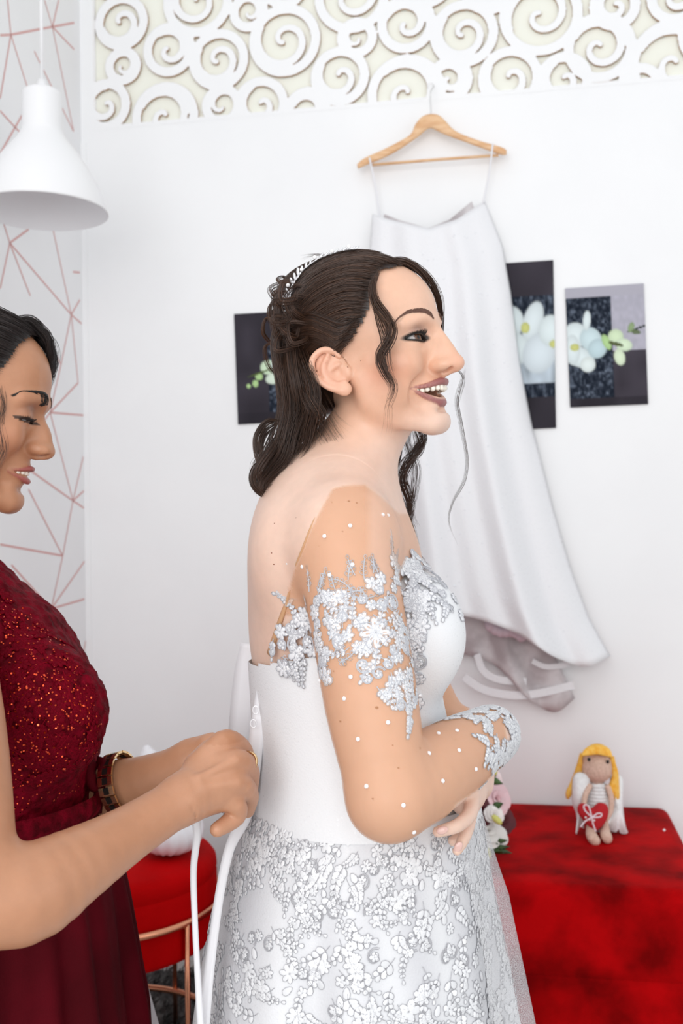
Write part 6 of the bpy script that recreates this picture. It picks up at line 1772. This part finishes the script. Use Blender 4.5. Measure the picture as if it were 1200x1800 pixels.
for i, (x0, y0, x1, y1) in enumerate(((855, 1368, 884, 1378), (850, 1482, 892, 1477), (850, 1488, 900, 1500), (845, 1492, 880, 1496), (846, 1478, 876, 1484), (838, 1488, 866, 1503), (864, 1420, 884, 1412), (850, 1360, 872, 1364), (848, 1494, 896, 1488))):
    A, B_ = W(x0, y0, 2.46), W(x1, y1, 2.44); T = B_ - A; nrm = np.cross(T, (0.2, .1, 1)); nrm /= np.linalg.norm(nrm); sd = np.cross(T / np.linalg.norm(T), nrm); wv = [0, .0075, .010, .008, .0045, .0004]
    G = np.array([[A + T * t + sd * w_ * s_ + nrm * .004 * (1 - abs(s_)) for s_ in (-1, 0, 1)] for t, w_ in zip(np.linspace(0, 1, 6), wv)]); V, F = sheet(G, .0006); mesh_obj('leaf', V, F, m_leaf, bouquet)
for i in range(5): mb = MB(); mb.tube(spline([W(845 - 6 * i, 1450 + 8 * i, 2.52), W(800 - 10 * i, 1480, 2.53), W(740 - 8 * i, 1478 + 3 * i, 2.53)], 10), .0028, 6); mb.obj('stem', m_leaf, bouquet)

# ------------------------------------------------------------------ round stool and the white bag on it
m_velvet2 = velvet('red_stool_velvet', (.36, .0005, .001), (.52, .0008, .002), 4); m_copper = mat('rose_copper', (.72, .32, .19), .25, 1.0)
st_c = W(186, 1500, 2.45); st_z = st_c[2]; st0 = np.array((st_c[0], st_c[1], 0)); RS = .262
stool = empty('round_stool', st0, 'round red velvet stool with a copper ring frame behind the two women', 'stool')
mb = MB(); mb.lathe([(.0005, .004), (.15, .003), (RS - .03, 0), (RS - .012, -.005), (RS - .002, -.018), (RS, -.035), (RS - .003, -.046)], st0 + (0, 0, st_z), 72); mb.obj('seat_top', m_velvet2, stool)
mb = MB(); mb.lathe([(RS - .004, -.044), (RS, -.052), (RS, -.180), (RS - .006, -.192), (RS - .03, -.196), (.0005, -.196)], st0 + (0, 0, st_z), 72); mb.obj('seat_drum', m_velvet2, stool)
th = np.linspace(0, 2 * math.pi, 73)
for zz_, r_, nm in ((st_z - .105, RS + .010, 'frame_ring'), (.10, RS + .010, 'foot_ring')):
    mb = MB(); mb.tube(st0 + np.stack([r_ * np.cos(th), r_ * np.sin(th), zz_ + 0 * th], 1), .0085, 10, False); mb.obj(nm, m_copper, stool)
for a in (-.66, .72 + .4, 2.4, -2.25): mb = MB(); p = st0 + np.array((math.cos(a), math.sin(a), 0)) * (RS + .012); mb.tube([p + (0, 0, st_z - .105), p + (0, 0, .25), p + (0, 0, 0)], .006, 10); mb.obj('leg', m_copper, stool)
m_bag = mat('white_soft_cloth', (.84, .83, .86), .7)
bs = Sculpt(); bs.ell(W(300, 1462, 2.42), (.075, .075, .050), .02); bs.ell(W(290, 1425, 2.44), (.065, .07, .06), .05); bs.chain([W(286, 1410, 2.44), W(266, 1350, 2.45), W(258, 1318, 2.45)], [.055, .034, .012], .03, n=6)
cb = W(290, 1430, 2.43); V, F = bs.mesh(cb - (.14, .14, .10), cb + (.14, .14, .18), .005); N = vnormals(V, F); an = np.arctan2(V[:, 1] - cb[1], V[:, 0] - cb[0]); V = V + N * (0.0016 * np.sin(18 * an + 30 * (V[:, 2] - cb[2])) * np.clip((cb[2] + .02 - V[:, 2]) / .05, .2, 1))[:, None]
V[:, 2] = np.maximum(V[:, 2], st_z + .004); tag(mesh_obj('cloth_bag', V, F, m_bag), 'gathered white cloth bag lying on the round red stool', 'bag')

# ------------------------------------------------------------------ rug and the tulle train on it
m_rug = noise_mix(mat('grey_shag', (.06, .057, .055), .95), (.03, .029, .028), (.24, .23, .225), 16, .35, .7, 4)
rug = empty('shag_rug', (-0.3, 2.8, 0), 'dark grey shaggy rug on the floor under the stool', 'rug')
mb = MB(); mb.box((-0.33, 2.64, .003), (.42, .36, .003), rotz(-WA)); mb.obj('rug_backing', m_rug, rug, False)
rg = np.random.default_rng(6); n = 3500; c2_ = rg.uniform(-1, 1, (n, 2)) * (.42, .36) @ rotz(-WA)[:2, :2].T; bx_ = c2_[:, 0] - .33; by_ = c2_[:, 1] + 2.64; hgt = rg.uniform(.018, .035, n); dr = rg.normal(0, .014, (n, 2)) + np.stack([.01 * np.sin(bx_ * 9), .01 * np.cos(by_ * 7)], 1)
t = np.linspace(0, 1, 4); PPr = np.stack([bx_[:, None] + dr[:, :1] * t ** 1.5, by_[:, None] + dr[:, 1:] * t ** 1.5, .008 + hgt[:, None] * t * (1 - .25 * t)], -1)
V, F = many_tubes(PPr, np.tile([.0022, .0022, .0017, .0006], (n, 1)), 3); o = mesh_obj('rug_pile', V, F, m_rug, rug); o['kind'] = 'stuff'
m_tulle = mat('white_tulle', (.80, .80, .83), .6); bsdf(m_tulle).inputs['Alpha'].default_value = .55
G = []
for v in np.linspace(0, 1, 24):
    row = []
    for u in np.linspace(0, 1, 20):
        a = W(246 + 10 * u, 1706 + 14 * u, 1.75 + .1 * u); b = np.array((-.36 + .10 * u, 1.72 + .22 * u, .012)); p = a * (1 - v) + b * v; p = p + np.array((.012 * math.sin(9 * u + 2 * v), .02 * math.sin(7 * u), 0)) * v; row.append(p)
    G.append(row)
V, F = sheet(np.array(G)); tr = mesh_obj('tulle_train', V, F, m_tulle, bride)
